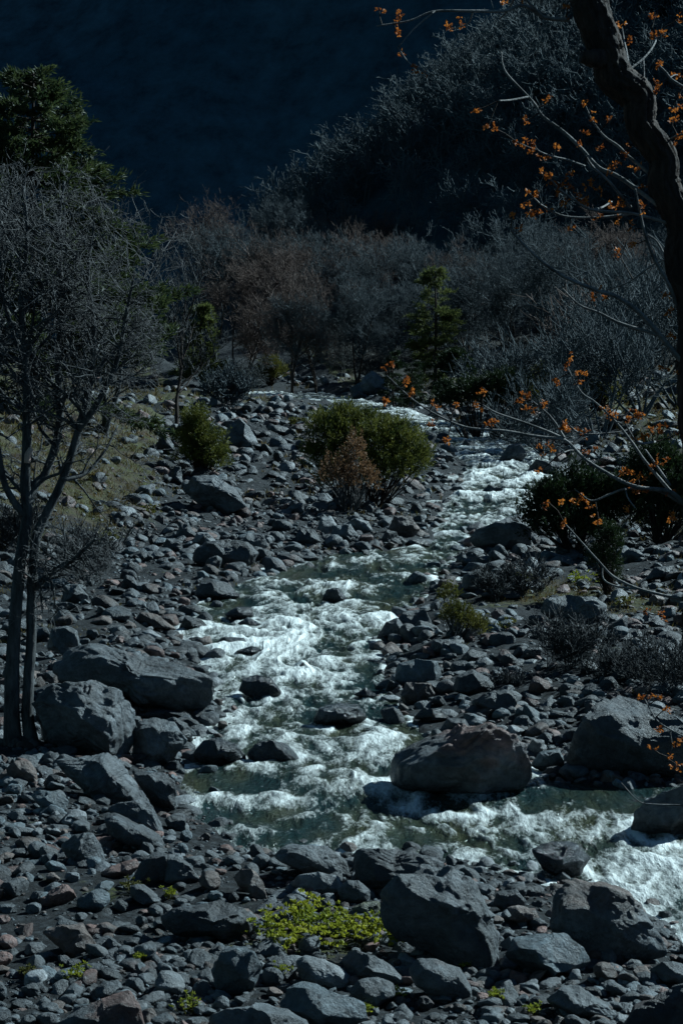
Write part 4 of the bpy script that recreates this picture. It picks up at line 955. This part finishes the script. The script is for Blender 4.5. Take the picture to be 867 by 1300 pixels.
# ---- scrub wood on the far hillside: one mass
low = [bare_variant(200+i, 8, None, None, 3, (8, 5, 3), 1, .15, .034, .52, 1.0, .014, up=.12) for i in range(4)]
lowm = []
for o_ in low:
    lowm.append(segs_mesh([s[0] for s in o_], [s[1] for s in o_], [s[2] for s in o_], [s[3] for s in o_], 3))
Vs, Fs, off = [], [], 0
rg = np.random.default_rng(5)
gx0, gdx = SX[0, 0], SX[1, 0]-SX[0, 0]; gy0, gdy = SY[0, 0], SY[0, 1]-SY[0, 0]
placed = 0
for i in range(40000):
    if placed >= 2300: break
    x, y = rg.uniform(-120, 150), rg.uniform(198, 520)
    fi, fj = (x-gx0)/gdx, (y-gy0)/gdy
    if not (0 <= fi < SX.shape[0]-1 and 0 <= fj < SX.shape[1]-1): continue
    P = np.array([x, y, SZ[int(round(fi)), int(round(fj))]-.5])
    qx, qy = proj(P)
    slope_y = SZ[int(round(fi)), min(int(round(fj))+4, SZ.shape[1]-1)]-P[2]
    if P[2] < 12 or not (-60 < qx < 1060 and -90 < qy < 335) or slope_y < -1.5*gdy: continue
    if rg.random() > np.clip(.85+.9*fbm2(np.array([x]), np.array([y]), .03, o=2)[0], .1, 1): continue
    placed += 1
    Vq, Fq = lowm[rg.integers(4)]; an = rg.uniform(0, 6.28); ca, sa = math.cos(an), math.sin(an); s = rg.uniform(.65, 1.35)
    Vr = Vq@np.array([[ca, sa, 0], [-sa, ca, 0], [0, 0, 1]])*s+P; Vs.append(Vr); Fs.append(Fq+off); off += len(Vr)
w = mesh_np("scrub_wood", np.vstack(Vs), np.vstack(Fs), SCRUB); tag(w, "pale leafless scrub wood covering the crest and flank of the far hillside", "woodland", kind='stuff')

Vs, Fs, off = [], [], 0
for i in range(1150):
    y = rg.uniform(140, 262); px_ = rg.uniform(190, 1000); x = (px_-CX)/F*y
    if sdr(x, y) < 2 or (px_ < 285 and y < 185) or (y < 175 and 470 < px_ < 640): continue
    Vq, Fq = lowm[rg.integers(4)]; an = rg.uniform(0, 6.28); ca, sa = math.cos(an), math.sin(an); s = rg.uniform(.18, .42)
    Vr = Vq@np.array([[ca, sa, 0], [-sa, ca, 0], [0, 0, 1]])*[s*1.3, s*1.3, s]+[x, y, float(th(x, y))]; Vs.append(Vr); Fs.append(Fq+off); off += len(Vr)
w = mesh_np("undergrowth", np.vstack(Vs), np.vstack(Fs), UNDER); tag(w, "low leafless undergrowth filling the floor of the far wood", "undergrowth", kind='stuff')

# ---- leaning trunk with orange buds, right foreground
yt = 9.6; kt = yt/F
tb = np.array([(930-CX)*kt*1.0, yt, 0.0]); tb[2] = float(terrain_raw(np.array([tb[0]]), np.array([tb[1]]))[0][0])
T2 = thing("budding_tree", "leaning dark trunk with pale branches and orange buds at the right edge", "tree", tb)
tr = np.array([(560,-900,6),(600,-640,12),(665,-380,19),(712,-170,26),(730,-60,31),(742,-10,30),(756,18,30),(764,60,29),(784,98,31),(806,124,27),(818,160,26),(838,200,25),(846,235,27),(864,285,27),(868,330,25),(878,400,25),(879,500,23),(884,600,22),(886,700,23),(888,800,25),(895,950,30),(910,1200,36),(928,1440,46)], float)
tr[5:18, 0] += np.array([3, -4, 4, -3, 4, -4, 3, -3, 2, -2, 3, -2, 2])
P = px_line(tr[::-1, :2], yt, tb); P[0, 2] = -.15
V, Fc = tube(P, tr[::-1, 2]*np.where(tr[::-1, 1] < 300, .72, .82)*kt, 64, .30, 4, 34, fr=1.6); mesh_np("trunk", V, Fc, BARK_DK, T2)
V, Fc = tube(px_line([(775,80),(760,76),(748,74),(737,72)], [yt, yt-.05, yt-.08, yt-.09], tb), np.array([16, 13, 11, 8])*kt, 12, .3, 9, 4); mesh_np("knot", V, Fc, BARK_DK, T2)
BR = [([(712,-170),(650,-260),(560,-300),(480,-390)],5,1.0),([(690,-290),(760,-400),(800,-520),(880,-600)],5,1.0),([(640,-470),(560,-560),(520,-700)],4,1.0),([(725,-100),(800,-180),(900,-230),(1000,-330)],5,1.2),([(722,25),(690,22),(665,8),(640,14),(600,15),(552,14),(520,26),(478,33)],3.2,1.0),([(600,15),(594,30),(573,37)],1.5,.8),([(655,-8),(644,12),(634,24)],1.8,1.2),([(690,22),(668,0),(655,-20)],2,1.5),([(552,14),(525,36),(505,60)],1.4,.8),([(505,60),(520,80),(545,96)],1.0,.7),
 ([(845,268),(785,226),(760,212),(735,185),(711,166),(689,148),(677,129),(646,98),(638,80),(636,66)],3.2,1.1),([(670,123),(650,126),(632,128)],1.8,1.2),([(840,232),(826,222),(800,200),(785,185),(766,172),(751,154),(743,135)],2.8,1.0),([(800,263),(772,229),(752,213),(743,198)],2.2,1.4),([(850,284),(803,271),(754,266),(732,256),(711,240),(699,228),(688,222)],2.4,.9),([(754,266),(765,262),(776,256)],1.8,1.2),([(803,271),(760,277),(717,274),(690,262),(680,255),(671,245)],2.0,1.0),([(742,211),(720,203),(702,199),(683,191),(677,182)],1.6,.8),([(683,191),(668,186),(654,179)],.9,.6),
 ([(797,82),(795,65),(792,52),(789,34)],1.6,.9),([(785,98),(816,74),(831,55),(831,44)],1.8,.9),([(816,74),(817,95),(817,118)],1.2,.9),([(836,83),(845,92),(854,102),(880,118)],1.4,2.2),([(848,100),(855,97),(860,95)],1.0,1.0),([(845,180),(858,173),(868,170)],1.4,1.4),
 ([(868,462),(855,448),(825,411),(802,391),(780,377),(754,367),(723,354),(700,341),(681,327),(654,300),(648,290)],4.2,1.4),([(835,425),(802,415),(780,407),(760,397),(734,387),(713,366)],2.6,1.2),([(855,328),(831,336),(797,357),(762,371)],1.6,.9),([(860,392),(848,363),(831,331),(817,300),(811,270),(806,240)],3.0,1.2),([(862,376),(850,340),(835,310),(822,298)],2.0,1.2),
 ([(868,640),(848,624),(812,620),(788,612),(744,584),(716,558),(672,540),(632,526),(612,514)],3.6,1.0),([(716,558),(680,554),(640,546),(592,542),(556,528),(525,506),(490,476)],2.4,.8),([(716,556),(700,528),(674,508)],1.8,.9),([(860,632),(848,622),(819,585),(802,562),(780,536),(757,511),(737,497),(720,468)],2.8,.9),([(831,561),(809,562),(792,536)],1.8,1.1),([(850,616),(831,588),(819,571)],2.0,1.2),([(866,640),(835,622),(797,621),(774,629),(751,635),(730,622)],2.4,.9),([(802,520),(780,536)],1.2,1.0),([(793,619),(796,634),(806,645)],1.2,.8),([(722,540),(740,550),(790,548),(802,540)],1.0,1.0),([(712,576),(722,572),(735,573)],1.0,.9),
 ([(880,762),(850,756),(808,748),(780,732),(760,712),(736,688),(716,664)],2.6,1.0),([(808,748),(780,744),(765,735),(764,718)],1.6,1.0),([(840,780),(830,778),(818,775)],1.2,.8),([(878,942),(867,936),(837,918),(824,900),(818,888)],1.6,.8),([(880,1028),(867,1025),(830,1022),(810,1017),(788,994)],1.3,.8),([(850,928),(852,950),(846,963)],1.0,.6)]
CL = [(789,30),(797,48),(831,22),(831,45),(839,45),(837,83),(834,106),(833,118),(851,139),(853,151),(862,126),(854,186),(862,172),(863,23),(860,97),(603,140),(619,163),(628,163),(654,179),(665,183),(677,183),(674,196),(688,202),(706,187),(697,128),(667,154),(743,129),(752,151),(776,151),(740,172),(735,179),(760,186),(802,185),(791,197),(782,208),(771,217),(806,212),(832,227),(815,237),(815,265),(789,257),(774,262),(759,273),(751,234),(762,242),(742,255),(734,251),(726,239),(712,236),(709,245),(699,225),(700,234),(688,222),(722,222),(717,257),(668,245),(666,260),(678,246),(678,272),(674,274),(692,266),(651,272),(660,292),(722,289),(786,283),(803,291),(501,40),(506,65),(529,88),(541,95),(481,10),(571,32),(584,30),(506,17),(624,163),(802,309),(785,321),(856,311),(852,330),(760,367),(752,380),(768,380),(841,375),(848,395),(862,370),(849,430),(844,468),(855,468),(725,452),(718,465),(741,474),(735,487),(703,484),(661,509),(671,502),(668,521),(690,515),(715,542),(722,548),(734,548),(742,548),(744,571),(751,571),(685,571),(701,568),(624,535),(685,599),(768,522),(775,524),(802,522),(809,528),(817,528),(797,536),(819,553),(825,548),(834,545),(842,543),(811,556),(839,580),(836,590),(791,599),(802,599),(809,606),(825,598),(802,616),(809,622),(817,622),(854,625),(737,630),(731,635),(695,637),(710,633),(751,645),(794,647),(849,655),(865,548),(580,512),(600,510),(608,520),(626,536),(614,500),(552,508),(550,540),(568,556),(524,500),(660,508),(670,520),(702,484),(714,664),(760,662),(852,658),(820,776),(838,778),(485,471),(498,463),(515,486),(490,507),(813,887),(826,885),(835,927),(828,950),(846,963),(859,972),(859,943),(846,900),(837,887),(640,2),(660,-2),(720,10)]
rg = np.random.default_rng(77); bpts = []
for i, (pl, r0, r1) in enumerate(BR):
    n = len(pl); dsg = rg.choice([-1, 1])*rg.uniform(.1, .5); t_ = np.linspace(0, 1, n)
    anchor = None
    for (q, yq) in bpts:
        dd = np.hypot(q[:, 0]-pl[0][0], q[:, 1]-pl[0][1]); 
        if dd.min() < 9: anchor = yq[np.argmin(dd)]; break
    y0 = yt if anchor is None else anchor
    ys = y0+dsg*t_*(1 if anchor is None else .5); pl = np.array(pl, float)
    jit = rg.normal(0, .8, (n, 2)); jit[0] = 0; jit[-1] = 0
    V, Fc = tube(px_line(pl+jit, ys, tb), np.linspace(r0, r1, n)*kt*.9, 7, .18, i, 6); mesh_np("branch", V, Fc, BRANCH, T2)
    fine_ = smooth_poly(np.c_[pl, ys], 6); bpts.append((fine_[:, :2], fine_[:, 2]))
Cn, Dn, sg = [], [], []
AP = np.vstack([np.c_[q, y] for q, y in bpts])
for (cx, cy) in CL:
    dd = np.hypot(AP[:, 0]-cx, AP[:, 1]-cy); a = AP[np.argmin(dd)]; yy = a[2]; c = at_y(cx, cy, yy)-tb
    if dd.min() > 3:
        a0 = at_y(a[0], a[1], yy)-tb; mid = (a0+c)/2+rg.normal(0, .006, 3); sg += [(a0, mid, .0032, .0028, 0), (mid, c, .0028, .002, 0)]
    for _ in range(rg.integers(2, 5)):
        cc = c+rg.normal(0, .012, 3); m = rg.integers(4, 8)
        Cn.append(np.repeat(cc[None], m, 0)+rg.normal(0, .004, (m, 3))); Dn.append(rg.normal(0, 1, (m, 3))+[0, 0, .25])
for q_ in range(0, len(sg), 2): seg_part("twig", sg[q_:q_+2], BARK_DK, T2, 4)
Cn, Dn = np.vstack(Cn), np.vstack(Dn); V, Fc = leaves_mesh(Cn, Dn, .019*rg.uniform(.6, 1.3, len(Cn)), .013, .35); mesh_np("leaves", V, Fc, ORANGE, T2, False)

# ---- low plants
def rosette(Cn, Dn, c, rg, s, m):
    Cn.append(np.repeat(c[None], m, 0)+rg.normal(0, s*.25, (m, 3))*[1, 1, .4]); d = rg.normal(0, 1, (m, 3)); d[:, 2] = np.abs(d[:, 2])*.7+.25; Dn.append(d)
rg = np.random.default_rng(3); Cn, Dn = [], []
for (cx, cy, rx, ry, n) in [(345,1192,26,10,60),(385,1180,18,14,50),(420,1190,30,12,90),(455,1192,30,10,70),(480,1196,26,8,40),(385,1172,22,8,30),(370,1205,30,8,40),(510,1205,14,6,16),(420,1210,40,7,34)]:
    px = cx+rg.normal(0, .55, n)*rx; py = cy+rg.normal(0, .55, n)*ry; Hh = hit(px, py)[:int(n*.75)]
    for q in Hh: rosette(Cn, Dn, q+[0, 0, rg.uniform(.04, .17)], rg, .022, 7)
Cn, Dn = np.vstack(Cn), np.vstack(Dn); V, Fc = leaves_mesh(Cn, Dn, .034*rg.uniform(.6, 1.3, len(Cn)), .022, .3)
o = mesh_np("ground_cover", V, Fc, YGREEN, None, False); tag(o, "bright yellow-green leafy ground cover among the stones left of the tallest boulder", "plants", kind='stuff')
for i, (cx, cy, s, lab, m) in enumerate([(95,1245,16,"small green plant between rubble left of the flat pale tilted slab", YGREEN), (180,1222,8,"tiny green sprig below the rust-sided boulder", YGREEN), (170,1133,16,"little green plant under the black angular boulder", OLIVE), (505,1268,12,"yellow-green plant right of the round flat-topped boulder", YGREEN), (590,1232,8,"tiny bright sprig in front of the tallest boulder's base", YGREEN), (630,1272,14,"green plant below the long brown-ended boulder", YGREEN), (675,1290,12,"green sprig at the bottom edge left of the long low grey boulder", YGREEN), (240,1285,18,"green plant at the bottom edge left of the wide flat-topped boulder", YGREEN), (360,1240,12,"bright sprig left of the smooth oval pale stone", YGREEN), (465,1290,12,"low green plant at the bottom right of the steel-grey ridged block", YGREEN), (35,1242,14,"olive weed at the left edge above the big pinkish boulder", OLIVE), (195,962,14,"orange-brown weed in the crack beside the flat-topped shore boulder", RUST), (375,540,9,"olive tuft on the cobbles left of the big green bush", OLIVE), (610,805,14,"yellow-green weed right of the leafy bush on the right shore", OLIVE), (665,742,14,"mossy green tuft left of the mossy clearing on the right bank",OLIVE), (735,742,16,"bright mossy tuft in the clearing behind the large pale-topped block",YGREEN), (795,772,16,"green tuft right of the large pale-topped block",OLIVE), (640,800,13,"olive tuft on the stones below the flat dark spit boulder",OLIVE), (140,690,16,"olive-brown tuft on the grassy slope above the angular toe boulder",OLIVE), (190,655,14,"small green tuft on the slope left of the dark domed boulder",OLIVE), (120,610,16,"straw-green tuft high on the grassy slope between the bare trees",GRASS), (215,1140,10,"tiny bright sprig above the long dark humped boulder",YGREEN)]):
    p = hit1(cx, cy); k_ = p[1]/F; t = thing("small_plant", lab, "plant", p, "small plants among the stones"); Cn, Dn, sg = [], [], []
    for _ in range(int(10+s)):
        c = rg.normal(0, 1, 3)*s*k_*[.5, .5, .25]; c[2] = abs(c[2])+.5*s*k_*rg.random()+.02; rosette(Cn, Dn, c, rg, .02, 6); sg.append((np.array([c[0]*.3, c[1]*.3, -.02]), c, .003, .002, 0))
    Cn, Dn = np.vstack(Cn), np.vstack(Dn); V, Fc = leaves_mesh(Cn, Dn, 4.2*k_*rg.uniform(.6, 1.3, len(Cn)), 2.4*k_, .3); mesh_np("leaves", V, Fc, m, t, False); seg_part("stems", sg, OLIVE, t, 3)

# ---- grass on the slopes
rg = np.random.default_rng(8); n = 26000
px = rg.uniform(-60, 930, n); py = rg.uniform(490, 900, n); Hh = hit(px, py); vg = lookup(np.clip(vI, 0, 1)*(SD > .3), Hh[:, 0], Hh[:, 1])
nz = fbm2(Hh[:, 0], Hh[:, 1], .5, o=3); keep = rg.random(n) < np.clip(vg*1.1+nz*.7-.1, 0, 1); Hh = Hh[keep]
Hh = np.repeat(Hh, 5, 0)+rg.normal(0, 1, (len(Hh)*5, 3))*np.array([1, 1, 0])*.04; Hh[:, 2] = th(Hh[:, 0], Hh[:, 1])-.01
dd = rg.normal(0, .55, (len(Hh), 3)); dd[:, 2] = 1
V, Fc = leaves_mesh(Hh, dd, Hh[:, 1]/F*rg.uniform(2.5, 10, len(Hh)), Hh[:, 1]/F*1.0, .1)
o = mesh_np("grass", V, Fc, GRASS, None, False); tag(o, "sparse olive and brown grass on the slopes and mossy clearings", "grass", kind='stuff')

# ------------------------------------------------------------------ light
AZ, EL = R_(60), R_(38)
w = bpy.data.worlds.new("World"); sc.world = w; w.use_nodes = True; nt = w.node_tree
sky = nt.nodes.new('ShaderNodeTexSky'); sky.sky_type = 'NISHITA'; sky.sun_disc = False; sky.sun_elevation = EL; sky.sun_rotation = AZ; sky.altitude = 2500; sky.air_density = .6; sky.dust_density = .3
bg = nt.nodes['Background']; nt.links.new(sky.outputs[0], bg.inputs['Color']); bg.inputs['Strength'].default_value = .05
sun = bpy.data.lights.new("sun", 'SUN'); sun.energy = 5.0; sun.angle = R_(.5); sun.color = (1, .945, .87)
so = bpy.data.objects.new("sun", sun); C.objects.link(so)
Ld = Vector((math.sin(AZ)*math.cos(EL), math.cos(AZ)*math.cos(EL), math.sin(EL)))
so.rotation_euler = Ld.to_track_quat('Z', 'Y').to_euler(); so.location = (30, 30, 60)
vs = sc.view_settings; vs.view_transform = 'Standard'; vs.look = 'None'; vs.exposure = .45; vs.use_white_balance = True; vs.white_balance_temperature = 5050; vs.white_balance_tint = -9; vs.gamma = 1; vs.use_curve_mapping = False
sc.render.film_transparent = False
cy = sc.cycles
cy.use_denoising = True; cy.max_bounces = 6; cy.diffuse_bounces = 3; cy.glossy_bounces = 3; cy.transmission_bounces = 4; cy.caustics_reflective = False; cy.caustics_refractive = False
